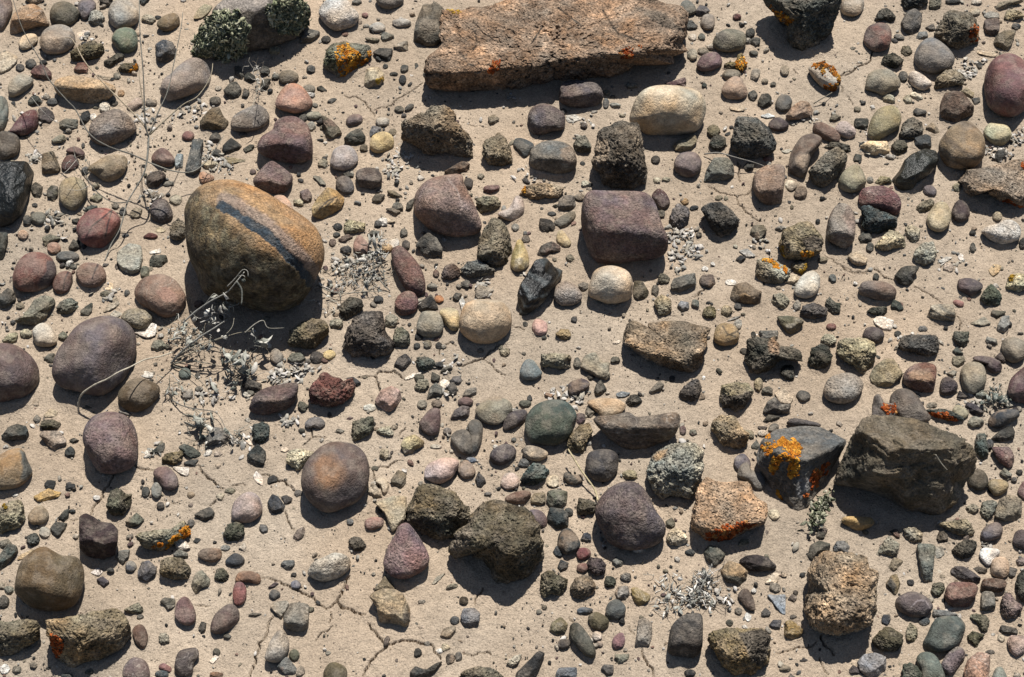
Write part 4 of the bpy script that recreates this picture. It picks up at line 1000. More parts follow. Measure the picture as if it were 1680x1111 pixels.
b 6a575a cobble|cobble|dark plum oblong cobble : 605,1030 640,960 720,910 850,880 950,870 970,910 950,1000 900,1060 800,1100 680,1120 600,1080
R 7b4a46 rock|rock|rough red scoria rock : 1040,960 1080,880 1160,785 1230,820 1330,850 1389,830 1400,900 1370,980 1300,1030 1230,1060 1120,1050 1060,1020
f 4a4a4c - : 1336,840 1386,825 1446,870 1436,905 1386,900
s 9b8873 pebble|pebble|beige oval pebble beside the craggy pitted rock : 760,640 800,610 850,650 855,700 810,730 760,700
f 6c6e62 pebble|pebble|grey-green mottled pebble just in front of the craggy pitted rock : 885,690 920,645 990,645 1030,690 1010,720 920,720
s 504842 pebble|pebble|dark brown round pebble just in front of the craggy pitted rock : 1110 680 52 50 0
s c0a460 pebble|pebble|yellow pebble just in front of the craggy pitted rock : 1205 660 48 38 0
f 2c2c2a stone|stone|black stone under the shrub leaves between the dark plum oblong and the dark olive cobble : 530,880 560,830 620,850 690,880 690,920 640,930 560,920
s 5a6a6a pebble|pebble|blue-green pebble between the dark olive cobble and the dark plum oblong : 108 800 48 42 0
s 6a5850 - : 215 275 38 34 0
r 9d907c pebble|pebble|pale crumbly pebble between the dark granular rock and the craggy pitted rock : 1260 420 55 42 0
r 6c6454 - : 1000 1050 40 40 0
c c8bca8 - : 580 960 36 20 0
f 8a8074 - : 130 965 40 50 0
T 560 440
R 5e524e rock|rock|dark plum granular rock : 10,600 30,480 90,390 170,330 300,325 330,400 350,500 405,580 390,650 300,670 180,680 80,670
p 805650 cobble|cobble|red round cobble lying on the sand : 405,270 430,210 490,175 550,185 585,250 570,320 510,355 430,350
r 55504a stone|stone|dark rough stone among dry twigs just behind the dark granular rock : -20,330 0,270 60,220 160,240 165,310 100,360 30,395
f 3a3836 stone|stone|black faceted stone just behind the grey lumpy cobble : 580,290 620,240 680,200 715,250 735,310 650,325 590,330
s a86f3c pebble|pebble|bright orange-brown pebble behind the grey lumpy cobble : 740 235 37 30 0
s 959080 cobble|cobble|pale grey lumpy cobble : 570,450 600,350 650,325 740,340 775,420 770,470 730,520 660,530 590,500
s b8a272 wedge|wedge|pale yellow wedge pebble between the grey lumpy cobble and the buff round cobble : 745,330 800,300 880,320 900,400 880,470 830,470 780,410
s c0a27c cobble|cobble|buff round cobble lying on the sand@h=.9 : 895,400 930,290 1010,240 1130,240 1230,260 1290,340 1290,440 1240,520 1150,570 1040,575 950,530 900,470
r 6c6a5e stone|stone|grey rough stone between the dark granular rock and the grey lumpy cobble : 390,540 410,460 470,450 520,500 520,580 450,610 400,580
f 45454a stone|stone|blue-black faceted stone in front of the dark granular rock : 400,740 430,680 490,650 535,700 510,750 440,780
r 5c5c54 stone|stone|dark grey crusted stone in front of the grey lumpy cobble : 570,740 570,680 640,670 710,700 710,750 660,780 590,770
s 7d7768 - : 655 580 32 32 0
s 4b4b48 - : 575 590 26 24 0
f 9b958a stone|stone|whitish grey angular stone just behind the buff round cobble : 1015,180 1040,130 1100,140 1160,170 1110,220 1050,240 1020,220
f 4f504c pebble|pebble|dark five-sided pebble behind the buff round cobble : 945 125 36 38 0
f 605e58 - : 845,220 870,185 915,195 900,235 860,255
s 77756c - : 690 140 40 26 0
f b08c7c pebble|pebble|pink faceted pebble lying on the sand : 255,1010 300,930 380,895 440,925 460,990 440,1050 370,1090 320,1080 270,1040
s 6e6e72 pebble|pebble|blue-grey pebble behind the grey-green oval : 875 850 42 32 0
f 55504a stone|stone|dark brown stone below a blue-grey pebble behind the mauve teardrop cobble : 845 920 36 50 0
r 8d8270 stone|stone|beige-grey rounded stone between the pink faceted pebble and the grey-green oval : 555,910 580,850 650,840 670,890 640,930 590,945
f 4e4c42 - : 680,850 690,790 750,820 740,860 700,870
f 6a6456 stone|stone|olive-grey stone in a small pile behind the mauve teardrop cobble : 650,1000 670,910 720,870 765,910 765,960 700,980
s 8b806c - : 615 1035 38 36 0
f 726458 stone|stone|brown stone topping a teardrop cobble just behind the mauve teardrop cobble : 728 1035 42 40 0
f 78746c pebble|pebble|grey angular pebble between the grey-green oval and the mauve teardrop cobble : 920,970 950,920 1025,905 1025,960 980,985
s 6a5658 pebble|pebble|plum oblong pebble between the grey-green oval and the mauve teardrop cobble : 945 1015 58 38 0
s 868270 cobble|cobble|flat grey-green oval cobble@h=.6 : 1020,1070 1080,1010 1170,975 1260,1000 1300,1060 1260,1140 1180,1190 1080,1170 1030,1120
s 3f4040 - : 740 735 36 26 0
r 8b7c68 pebble|pebble|tan crusted pebble just in front of the buff round cobble : 1240 645 38 42 0
r 8b7c68 - : 1205 605 22 26 0
c d0c8bc - : 480,840 540,800 605,795 560,830 500,850
c cfc4b4 - : 895,250 920,215 940,260 920,330
f 4a4844 stone|stone|dark stone beside a dry stem just behind the dark granular rock : 280 245 40 36 0
r 9a8e7a - : 380 400 50 55 20
f 5a574c - : 800 765 50 20 -20
c d5cdc0 - : 790 880 40 36 0
c c6bca8 - : 215 1060 50 28 0
f 3c3a38 - : 590 520 36 28 0
T 840 440
s bfa98c cobble|cobble|speckled cream cobble lying on the sand@h=.95 : 580,200 600,80 640,10 740,-20 840,0 900,50 920,140 905,220 850,255 740,275 640,240
p 99897c pebble|pebble|pinkish grey rounded pebble between the black slate shard and the speckled cream cobble : 320,200 340,130 400,100 470,120 530,190 520,250 450,285 370,280 325,240
f 5a5038 stone|stone|dark olive stone between the speckled cream cobble and the khaki cracked cobble : 915,180 930,100 990,100 1040,180 1020,230 960,240 920,215
f 6f6558 pebble|pebble|grey-brown pointed pebble between the speckled cream cobble and the black slate shard : 500,130 540,105 580,120 580,170 540,185
s b08a82 pebble|pebble|small pink pebble lying on the sand : 150,450 170,395 210,385 265,420 265,480 230,515 170,500
r 8a7658 pebble|pebble|brown knobbly pebble behind the grey-tan oblong rock : 330,500 370,465 430,465 452,510 420,550 370,540
R 8a7d68 rock|rock|grey-tan rough oblong rock : 215,720 225,660 320,645 440,660 445,750 380,775 290,755 230,750
c 9c8a6c stone|stone|pale tan jagged flat stone@h=.5 : 530,700 560,660 630,640 690,710 745,720 735,770 748,820 715,850 650,830 560,780 520,750
f 6e6a5e - : 495 725 30 48 0
s 6c7a7e pebble|pebble|blue-grey mottled pebble lying on the sand : 60,780 100,700 160,700 215,770 225,810 160,850 80,840
s 5c4c50 pebble|pebble|dark plum oval pebble just in front of the tan jagged flat stone : 425,920 440,870 520,838 580,860 585,900 520,955 450,970
f 4a4a42 pebble|pebble|dark jagged pebble just behind the buff flat pebble : 620,940 640,880 675,850 720,920 690,960 640,970
B 8a7458 slab|slab|flat brown wedge slab with a grey rim@P=850,560,880,580,960,640,1100,720,1240,770,1400,820,1400,860,1100,770,850,640:77726a : 845,560 880,410 930,400 960,440 1060,410 1200,400 1389,420 1501,460 1480,600 1440,740 1410,830 1240,780 1100,730 980,670 900,600
f 6a6a64 stone|stone|dark grey blocky stone behind the brown wedge slab : 1205,130 1230,80 1320,50 1389,40 1400,120 1350,150 1260,190 1210,170
r 8f826e stone|stone|tan-grey crusted stone just behind the brown wedge slab : 1100,320 1080,250 1130,200 1200,230 1215,320 1180,360 1120,360
r 6e665a pebble|pebble|grey-brown lumpy pebble in front of the plum square boulder : 1150 80 45 45 0
f 85868a fragment|fragment|blue-grey fragment just behind the brown wedge slab : 1255,290 1280,250 1340,260 1345,310 1290,330
f 6a6656 - : 785 700 38 28 0
s c0a078 pebble|pebble|buff flat pebble lying on the sand@h=.5 : 570,1020 650,990 780,990 860,1030 850,1080 780,1130 700,1140 640,1090
r 3f3f3c pebble|pebble|black jagged pebble just behind the brown banded slab : 865,1010 900,965 950,960 990,1010 930,1050 880,1050
c 6e7e8c stone_chip|stone chip|blue-grey chip just behind the buff flat pebble : 790,955 830,935 895,950 860,980 800,980
f 7d766a pebble|pebble|grey sliver-shaped pebble just in front of the brown wedge slab : 1040,940 1080,890 1120,855 1155,885 1130,930 1060,960
r 544c4c stone|stone|dark plum lava stone : 1268,960 1300,900 1370,850 1420,850 1440,900 1420,980 1370,1015 1290,1005
s 4b4b46 - : 100 428 22 22 0
s 6b675c - : 90 650 18 14 0
c e0d8cc - : 765,570 785,540 830,555 800,575
s 5e5e50 - : 100 1030 48 28 0
f 8a6a52 - : 245,980 255,945 320,960 300,990
F 2e3436 shard|shard|black layered slate shard@S=515859 : 40,210 60,130 110,50 180,-60 260,-75 330,-10 380,20 370,80 300,170 240,260 140,340 60,365
f 5c584c - : 245 530 20 18 0
f 56524a - : 600 830 28 20 0
f 6a6458 - : 1090 170 30 50 0
T 1120 440
f 7a664c rock|rock|dark rock with an ochre face@P=420,200,480,180,540,240,540,265,450,255:a5804c : 360,220 390,130 480,105 560,160 600,180 590,260 560,280 440,265 380,260
s 9a8258 cobble|cobble|khaki cracked cobble lying on the sand@V=300,440,340,500,400,520:5a4a30;V=330,515,420,480:5a4a30 : 235,520 260,440 330,415 410,450 430,530 390,580 300,590 245,560
R 5c5244 rock|rock|jagged dark rock with an orange-tan patch@P=640,560,690,530,740,600,730,650,650,650:9c7650 : 465,700 490,550 560,520 640,540 700,520 740,590 840,600 900,630 900,700 840,700 740,700 680,760 600,800 520,790
r 45413a stone|stone|black lumpy stone just in front of the jagged dark rock : 740,790 770,740 840,740 850,830 830,870 780,850
f 716645 stone|stone|olive angular stone with glints : 720,370 800,360 900,380 920,410 880,480 820,520 780,480 740,420
f 5a5c58 stone|stone|grey flat-topped stone just behind the jagged dark rock : 575,500 590,475 720,475 725,520 690,550 600,545
R 4e4a3e rock|rock|dark olive crusted rock : 955,690 980,610 1050,575 1110,600 1140,670 1100,750 1030,780 960,740
R a38f6c cobble|cobble|rough tan cobble lying on the sand : 1165,640 1185,560 1250,530 1389,530 1460,575 1475,640 1440,740 1370,815 1290,740 1200,690
p 9a9084 cobble|cobble|grey speckled egg-shaped cobble : 1070,920 1110,840 1200,800 1290,800 1360,850 1370,910 1320,990 1230,1030 1140,1020 1080,980
r 9a8e78 stone|stone|pale grey-tan stone just behind the dark olive crusted rock : 1045,550 1080,500 1150,510 1170,560 1100,600 1060,575
r 6b5f5c stone|stone|plum-grey rough stone just in front of the white smooth cobble : 890,350 910,290 1000,260 1100,310 1100,350 1000,390 920,380
r 4b4c44 stone|stone|dark forked stone in front of the white smooth cobble : 1080,260 1110,220 1160,260 1200,270 1195,340 1140,350 1100,310
r 9a9080 stone|stone|pale grey pitted stone just in front of the orange-rimmed grey rock : 670,250 690,200 760,190 815,250 780,310 710,310
f 8a8070 - : 835,280 870,240 900,270 890,330 850,320
f c8bda4 stone_chip|stone chip|white angular chip between the white smooth cobble and the orange-rimmed grey rock : 765,110 820,50 870,50 885,90 850,125 790,120
s cfc4b0 cobble|cobble|white smooth cobble lying on the sand : 845,170 880,90 930,40 990,20 1040,60 1040,130 1010,200 940,230 870,215
r 6a6044 pebble|pebble|dark olive-brown pebble behind the khaki cracked cobble : 205 335 56 55 0
r 8f8270 pebble|pebble|grey-beige pebble just behind the khaki cracked cobble : 335 325 42 48 0
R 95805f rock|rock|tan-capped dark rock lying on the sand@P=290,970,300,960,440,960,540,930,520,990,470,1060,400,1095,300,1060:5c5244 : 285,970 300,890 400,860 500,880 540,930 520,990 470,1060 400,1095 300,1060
s 50504c pebble|pebble|dark grey smooth pebble between the grey speckled egg and the tan-capped rock : 860,970 890,930 950,940 972,980 930,1015 880,1005
f 6f6460 stone|stone|plum-grey angular stone between the ochre-faced rock and the plum square boulder : 125,90 150,50 230,50 250,120 210,150 140,130
r 8a7a5e - : 575 885 34 50 0
f 6c6858 pebble|pebble|grey-olive pebble between the tan-capped rock and the dark olive crusted rock : 645 935 44 38 0
s 7e4c40 pebble|pebble|red pebble behind the dark olive crusted rock : 1130 445 40 26 0
s 44443e - : 537 505 20 24 0
c b3a28a stone|stone|pale flat stone leaning on a black one in front of the jagged dark rock : 700,950 770,910 840,980 820,1030 740,1030
f 6a6a62 - : 1140 80 30 40 0
c 8d8a84 - : 340,400 390,370 440,365 400,390
f a59a88 - : 420 430 32 48 0
r 6a6a62 - : 95 270 32 36 0
c d8d0c4 - : 365 110 45 24 0
f 5a544a - : 470 640 36 34 0
T 1380 440
s 76665f cobble|cobble|plum-grey oval cobble lying on the sand : 130,170 160,110 240,95 350,110 415,160 410,220 340,255 230,230 150,205
s 5e4e4e cobble|cobble|dark reddish cobble between the green-grey rough stone and the layered tan chunk : 885,120 900,85 980,75 1060,110 1075,150 1030,195 980,220 930,190 890,160
r 5c6458 stone|stone|green-grey rough stone lying on the sand : 1055,240 1080,170 1140,120 1200,170 1225,230 1190,290 1120,290
f a08f74 chunk|chunk|tan and grey layered chunk@S=6c6a60 : 650,380 680,290 740,272 850,280 870,370 855,400 760,400 700,405
r 5c5654 block|block|dark long granite block : 435,590 460,520 560,505 720,510 745,570 730,650 640,670 540,640 450,620
f 988a68 wedge|wedge|flat khaki wedge stone@h=.55 : 215,820 250,750 330,690 400,690 470,800 430,850 370,900 260,930 235,880
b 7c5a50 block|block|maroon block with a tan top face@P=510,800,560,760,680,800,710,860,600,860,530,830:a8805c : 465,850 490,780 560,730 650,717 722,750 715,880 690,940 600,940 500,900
s 8f8672 cobble|cobble|grey-beige smooth oval cobble : 905,800 940,730 1010,710 1080,740 1105,830 1080,910 1000,955 930,920
s 5e4a54 stone|stone|dark plum curved stone just behind the grey-beige oval : 1000,680 1060,665 1150,680 1215,720 1215,780 1160,800 1110,770 1090,720 1020,705
s 857a68 cobble|cobble|olive-grey rounded cobble lying on the sand : 1215,590 1250,530 1320,525 1389,560 1410,620 1380,690 1310,720 1240,680
s 6c4c56 cobble|cobble|dark wine-coloured cobble at the frame edge : 1265,920 1290,840 1350,780 1420,740 1500,800 1500,950 1430,1020 1340,1020 1280,980
p 54464a stone|stone|small dark plum stone between the grey-beige oval and the maroon tan-topped block : 750,890 770,840 820,825 880,870 880,930 830,965 760,960
r 5c584c stone|stone|dark square rough stone in front of the layered tan chunk : 845,530 860,480 970,485 965,560 930,600 870,580
f 77705c pebble|pebble|olive-grey faceted pebble just behind the grey-beige oval : 835,720 850,670 930,670 940,710 900,760 850,745
f 55564a - : 845,630 880,600 930,650 870,655
f 8b8474 - : 800,800 850,775 880,790 850,830
s 5c4c48 pebble|pebble|dark brown round pebble just behind the rough tan cobble : 165,500 190,455 250,445 310,470 328,520 290,570 220,560 170,530
c dcd0c2 shell_fragment|shell fragment|white shell flake lying flat in front of the plum-grey oval : 245,390 290,360 400,400 380,470 320,470 260,430
s 9a6a60 pebble|pebble|small red oblong pebble between the layered tan chunk and the green-grey rough stone : 845,265 870,240 930,260 920,295 870,285
f 4e5448 pebble|pebble|dark green pebble just in front of the plum-grey oval : 375,290 400,240 450,260 475,310 450,340 400,320
s 5d6062 - : 620 462 36 24 0
f 6b6450 stone|stone|dark stone with a pale edge just in front of the green-grey rough stone : 1135,350 1150,320 1250,330 1230,360 1180,390
f 8a8a84 fragment|fragment|pale grey slate piece behind the olive-grey rounded cobble : 1185,440 1220,370 1275,360 1280,430 1240,490 1190,480
c 95907f flake|flake|grey pointed flake in front of the green-grey rough stone : 985,420 1040,390 1090,370 1135,420 1080,440
f 8a8272 pebble|pebble|grey-beige crumbly pebble between the olive-grey rounded cobble and the layered tan chunk : 1095,550 1110,520 1180,540 1185,580 1120,580
r 4a493f stone|stone|dark jagged stone in shadow just in front of the plum-grey oval : 195,330 230,300 340,290 350,340 310,365 240,350
f 4a4048 - : 1165,680 1210,640 1250,690 1240,720 1190,700
s 4a4c48 - : 265 65 24 28 0
s 5a564e - : 750 82 16 14 0
f 4a4446 - : 875,985 900,930 960,980 900,995
r b0a080 rock|rock|pale rock with yellow lichen at the frame edge beside the green-grey rough stone@L=1265,80,1300,50,1330,60,1290,110:y : 1250,140 1270,70 1330,40 1400,50 1440,100 1400,160 1330,190 1270,170
s 6a5e54 stone|stone|brown peaked stone behind the boulder just behind the big shaded boulder : 370,1010 410,930 490,915 570,960 640,1070 680,1150 560,1190 440,1150
s 7a6c62 stone|stone|taupe stone with a small knob and orange lichen just behind the big shaded boulder@L=300,1045,420,1025,440,1110,320,1120:r : 235,1100 250,980 290,960 330,1020 420,1035 430,1140 250,1150
s 4c4c48 - : 430 500 28 24 0
f 4c4a40 - : 270 680 30 18 0
f 8f8878 - : 690 1045 45 30 0
r 8c8678 - : 1060 960 45 40 0
c 9a988c - : 1250 1010 60 36 30
T 0 660
p 80686a boulder|boulder|large mauve speckled boulder@h=.88 : 630,300 640,200 690,120 770,80 880,75 980,120 1035,220 1050,340 1035,450 980,510 860,545 760,530 690,440
s 95774c cobble|cobble|ochre and grey cobble cut by the frame edge@P=160,370,215,400,245,520,200,600,150,580,180,480:5c5c54 : -60,450 0,400 60,365 130,350 180,370 210,440 245,520 230,570 150,640 40,665 -40,650 -80,560
f 454c4a stone|stone|dark teal layered stone just behind the ochre edge cobble : 10,260 60,190 130,165 200,185 220,240 200,290 110,295 30,290
f 98897a stone|stone|flat grey faceted stone : 300,250 330,220 450,220 505,290 490,330 420,365 360,330
r 55503f stone|stone|dark olive crusted stone just behind the flat grey faceted stone : 300,180 320,140 400,130 460,160 440,205 330,215
f 7a7468 - : 250,130 280,95 310,120 290,175
f b89a58 stone_chip|stone chip|yellow shale chip lying on the sand@h=.5 : 255,720 300,690 370,655 410,670 465,690 440,720 330,755 280,750
R 9a8a6e rock|rock|pale rough rock with a yellow lichen spot beside the tan diamond pebble@L=20,760,60,760,55,810,25,805:y : -30,950 0,800 60,760 140,740 185,790 190,880 150,950 60,980 0,1000
s 9a866a pebble|pebble|tan and grey diamond-shaped pebble : 210,880 240,820 300,780 350,810 372,860 340,920 250,930
R 66604e rock|rock|olive knobbly rock lying on the sand : 805,790 830,690 890,650 960,690 1000,700 990,790 930,865 850,865
f 4c383a rock|rock|dark maroon wedge-shaped rock@h=1 : 600,960 605,870 650,845 710,870 760,905 850,920 895,970 895,1060 870,1160 790,1190 680,1185 605,1110
s 75606a pebble|pebble|mauve rounded pebble lying on the sand : 1165,550 1190,500 1270,490 1330,540 1355,600 1340,650 1270,670 1220,630
s 858278 pebble|pebble|pale grey pebble half under a mauve one just in front of the mauve rounded pebble : 1190 670 40 62 0
s 4b4c46 pebble|pebble|dark oval pebble between the mauve rounded pebble and the olive knobbly rock : 1107 680 32 40 0
f 777158 stone|stone|olive tapered stone just in front of the olive knobbly rock : 950,910 1000,870 1040,840 1095,890 1060,930 980,950
R 8a8270 chunk|chunk|grey chunk crusted with orange lichen@L=1140,1080,1260,1060,1340,1000,1389,940,1440,950,1440,1010,1330,1060,1240,1130:o : 1030,1040 1060,990 1180,970 1300,960 1389,900 1430,940 1450,1000 1400,1050 1300,1100 1200,1130 1100,1100
f 4a4a42 - : 440,880 490,820 525,815 520,880 470,910
f 5a5a54 pebble|pebble|dark grey angular pebble between the tan diamond pebble and the dark maroon wedge : 380,960 420,910 510,920 490,980 440,1025 400,1000
r 5c5852 pebble|pebble|dark grey lumpy pebble just behind the olive-brown boulder : 255 1045 52 52 0
s a59a86 pebble|pebble|pale grey round pebble just in front of the tan diamond pebble : 340 990 45 45 0
f 4a4a3e stone|stone|dark folded stone beside the mauve speckled boulder : 1150,380 1200,330 1250,310 1250,370 1200,390
r 7a6a4c stone|stone|brown crumbly stone just behind the mauve rounded pebble : 1230,430 1260,390 1380,370 1389,440 1320,480 1240,470
f 46463f - : 525,290 560,270 600,290 550,315
f 45453f - : 530 380 42 42 0
s 55504a - : 1220 785 30 28 0
f 75706a - : 900,70 980,60 1000,95 960,115
c a39a86 stone|stone|pale grey half-buried stone behind the flat grey faceted stone : 330,100 380,50 440,70 430,110 350,120
s 7c7668 - : 530 655 14 18 0
f 3c3c38 - : 550 830 26 16 0
c d8cfc4 - : 735 725 28 20 0
c c8c0b4 - : 1110 395 45 24 -50
T 280 660
s 6e5c56 boulder|boulder|large brown boulder with an orange blush@h=.88;G=1200,530,130:a06c30 : 990,600 1010,490 1080,390 1170,320 1270,298 1389,320 1460,370 1500,450 1510,560 1480,680 1410,760 1300,810 1190,840 1090,790 1010,690
s 9a8884 cobble|cobble|pink-grey egg cobble lying on the sand : 460,840 480,760 540,700 610,680 670,720 698,800 680,860 610,910 520,915 470,890
f 45464a stone|stone|blue-black faceted stone between the pink-grey egg cobble and the orange-blushed boulder : 735,760 770,700 820,720 870,790 860,830 800,860 745,810
f 5c5652 - : 840,720 880,705 925,730 910,770 870,790
f 363d3c pebble|pebble|black-green pear-shaped pebble lying on the sand : 580,400 620,350 660,320 720,370 728,440 690,510 630,490 585,440
r 505450 pebble|pebble|dark mottled lumpy pebble just behind the black-green pear pebble : 615,230 625,170 700,150 750,180 745,260 700,310 630,300
f 7a746c stone|stone|grey stone under withered twigs between the black-green pear pebble and the mauve rounded pebble : 265,270 330,190 400,200 440,260 430,320 330,325 260,330
f 585b50 slab|slab|dark green-grey slab stone behind the mauve rounded pebble : 60,340 100,315 170,340 230,390 215,440 150,430 90,390
f 454a4a pebble|pebble|dark pebble at a crack between the mauve rounded pebble and the black-green pear pebble : 100,460 150,435 210,440 190,490 120,490
r 55503e stone|stone|dark olive rough stone just in front of the pink-grey egg cobble : 400,1000 430,930 500,910 550,930 565,1000 510,1060 430,1060
f 4c4a44 stone|stone|dark oval stone at a crack between the pink-grey egg cobble and the lichen-crusted chunk : 180,855 230,820 300,795 335,840 320,890 260,915 210,890
s 6c6562 pebble|pebble|mauve-grey lumpy pebble in front of the rough red rock : 1020,160 1060,120 1130,115 1175,160 1140,205 1080,190 1030,200
r b8a486 rock|rock|pale sandy rock between the orange-blushed boulder and the black-green pear pebble : 875,440 900,370 980,350 1090,380 1050,450 1010,490 960,520 900,480
f 66686a pebble|pebble|blue-grey angular pebble just in front of the pink-grey egg cobble : 705 960 38 35 0
f 655750 pebble|pebble|dark brown oblong pebble behind the off-white lumpy cobble : 930,1020 960,970 1010,945 1025,990 990,1040 940,1050
f b09c7c - : 345,710 380,690 410,700 400,745 370,760
f 8a8268 - : 455 675 44 26 0
c d8ccc0 shell_fragment|shell fragment|white shell fragment just in front of the black-green pear pebble : 625,560 650,525 700,570 700,630 650,610
c d4ccc2 shell_fragment|shell fragment|pale shell piece between the mauve rounded pebble and the pink-grey egg cobble : 20,490 140,500 130,560 80,550 40,520
c d6ccc2 - : 545,270 570,250 625,320 600,330
s 8d7f6a - : 155 705 30 26 0
s b09c84 - : 360 485 24 22 0
s 454843 - : 995 215 26 18 0
s 5f5e5c - : 155 918 28 30 0
f a89684 - : 360 395 34 30 0
s 45403e - : 970 695 32 30 0
c c0b09c - : 865 360 30 20 0
f 7a7468 - : 1285 220 34 20 0
T 560 660
r 726a58 stone|stone|grey-brown craggy stone behind the orange-blushed boulder : 75,230 90,150 160,120 240,110 248,180 230,230 170,270 90,300
r a0927c stone|stone|pale crumbly stone between the small yellow rock and the orange-blushed boulder : 265,220 300,190 370,180 400,240 370,265 300,250
s 8a8070 - : 405 190 24 20 0
f b39a64 rock|rock|small yellow rock lying on the sand@P=450,330,470,350,560,360,530,400,480,400:a59680 : 450,330 480,270 560,245 630,300 620,330 560,370 540,400 480,395
s 6c555a cobble|cobble|dark mauve teardrop cobble : 590,160 630,100 680,50 740,50 755,110 750,180 730,240 670,250 610,210
s 605c56 stone|stone|wide dark grey stone of a heart-shaped pair behind the pale pink cobble : 830,280 860,225 930,205 980,240 1000,310 1000,390 950,405 880,370
s 625e57 stone|stone|narrow dark grey stone of a heart-shaped pair just in front of the grey-green oval : 960,180 990,135 1040,135 1075,190 1065,290 1030,370 985,380 975,260
s 5a4c4e cobble|cobble|dark plum oval cobble : 1125,420 1150,360 1230,318 1300,330 1330,380 1290,440 1210,480 1150,465
s bfa093 cobble|cobble|pale pink cobble lying on the sand : 630,560 650,480 720,440 790,420 870,430 895,470 850,560 800,600 740,620 670,600
s 8a7c74 pebble|pebble|grey-pink rounded pebble between the pale pink cobble and the dark plum oval : 885,520 910,460 950,440 1000,480 1020,540 980,580 920,575
f 3e3c3e pebble|pebble|black faceted pebble behind the dark lava boulder : 1015,590 1040,535 1085,570 1100,610 1060,655 1025,630
f 7a6e58 pebble|pebble|brown-grey angular pebble behind the tan arrow shard : 375,590 430,515 490,545 490,620 460,655 390,625
s bba294 pebble|pebble|pinkish white pebble just in front of the dark plum oval : 1210,600 1240,545 1300,535 1350,580 1340,640 1270,665 1220,640
c b09a76 shard|shard|tan arrow-shaped shard lying on the sand@h=.5 : 260,770 310,740 400,710 495,720 490,880 450,930 390,985 360,930 330,850
s b8a080 pebble|pebble|tan curved pebble between the orange-blushed boulder and the craggy leaning rock : 260,600 310,570 360,620 350,680 320,705 300,640
f a59680 pebble|pebble|pale grey-tan pebble between the orange-blushed boulder and the craggy leaning rock : 195,680 240,610 300,680 310,720 260,735
s 9a7262 pebble|pebble|rusty pink pebble between the tan arrow shard and the off-white lumpy cobble : 175,930 190,890 260,870 320,890 310,940 240,970 190,960
R 6f624e rock|rock|craggy grey-brown rock leaning on a boulder : 490,890 510,800 560,680 600,620 690,620 780,660 870,690 930,780 980,800 1000,900 900,980 820,1040 700,1040 620,1000 540,930
Q 62563f boulder|boulder|large dark lava boulder with a tan edge@h=.95;P=820,1120,860,1000,960,930,1000,960,960,1100,880,1180:857660 : 820,1120 850,1000 960,920 1000,820 1090,740 1200,740 1300,770 1390,800 1480,880 1520,980 1550,1150 1500,1230 1450,1310 1330,1370 1200,1390 1150,1330 1080,1230 960,1150 880,1180
r 5c5044 pebble|pebble|dark brown rough pebble behind the off-white lumpy cobble : 50,1060 90,1020 150,1030 190,1090 160,1130 90,1130
s 7c5844 stone|stone|reddish brown elongated stone just behind the dark lava boulder : 1240,735 1300,690 1389,670 1440,690 1430,730 1389,770 1300,770
s 7a7068 - : 805 220 32 28 0
f 5a5a5c - : 1115 700 30 20 0
f 6b7380 - : 985 440 40 25 0
f 6f605a pebble|pebble|brown-mauve angular pebble between the grey-green oval and the mauve teardrop cobble : 825,130 860,60 920,25 975,40 970,100 900,130 840,155
r a3937e - : 325 395 38 45 0
s 6c675c - : 1310 285 20 18 0
s 574a4c pebble|pebble|dark maroon pebble between the grey-green oval and the dark green speckled cobble : 1230,170 1260,100 1330,60 1400,60 1415,110 1380,160 1300,200 1240,210
c c8b090 - : 720 335 45 16 0
T 840 660
s 4f5c52 cobble|cobble|dark green speckled cobble : 100,220 110,110 180,20 300,-20 420,0 490,90 470,180 440,260 350,320 240,325 140,300
b 7c6a58 slab|slab|brown banded slab with a scooped top edge@h=.85;S=5a5048 : 625,150 640,110 760,100 880,75 950,110 1100,95 1220,80 1275,100 1270,180 1220,270 1100,320 1000,360 900,370 800,320 720,260
s 4b4646 pebble|pebble|dark coiled snail-shaped pebble@V=790,460,740,470,700,460,680,410:252222;V=700,470,720,510,760,540:252222 : 560,450 590,380 680,355 770,370 810,430 790,540 720,600 620,590 570,530
r 8a7354 stone|stone|tan craggy stone lying on the sand : 415,330 450,240 520,170 590,160 615,220 570,310 540,390 480,400 430,370
R 9b9488 rock|rock|pale grey craggy rock with an ochre corner@P=1050,420,1100,370,1180,360,1160,420,1080,440:b08c5c : 1015,520 1060,400 1180,330 1320,300 1400,310 1450,380 1455,520 1420,620 1360,740 1240,710 1140,730 1060,660
p 6c5c5e boulder|boulder|large dark mauve boulder with pale bumps@h=.88 : 630,830 660,740 740,650 860,600 960,620 1040,710 1090,820 1160,920 1160,1010 1100,1080 980,1120 850,1120 740,1070 690,990 650,920
r 505a58 stone|stone|dark teal rough stone between the dark plum oval and the tan craggy stone : 65,590 100,520 170,460 250,480 285,530 240,600 150,640 80,630
s b3a48e stone|stone|pale beige flat stone just in front of the dark green speckled cobble : 80,370 110,330 200,340 275,390 220,445 130,440 90,410
f 5f6468 pebble|pebble|small slate-blue pebble between the dark plum oval and the tan craggy stone : 90 465 42 35 0
f 837860 pebble|pebble|olive-tan pebble behind the dark lava boulder : 140,740 170,690 250,690 255,760 200,790 145,775
f 6e7260 pebble|pebble|green-grey blocky pebble between the dark lava boulder and the dark coiled pebble : 260,750 270,680 330,660 420,680 415,770 370,810 290,800
f 3a4446 block|block|black-teal block between the dark lava boulder and the dark mauve boulder : 265,870 290,800 380,810 430,850 425,950 340,960 270,910
s 75606a pebble|pebble|mauve pebble against dark lava between the dark lava boulder and the dark mauve boulder : 115,850 150,815 220,825 265,880 260,940 210,950 150,900
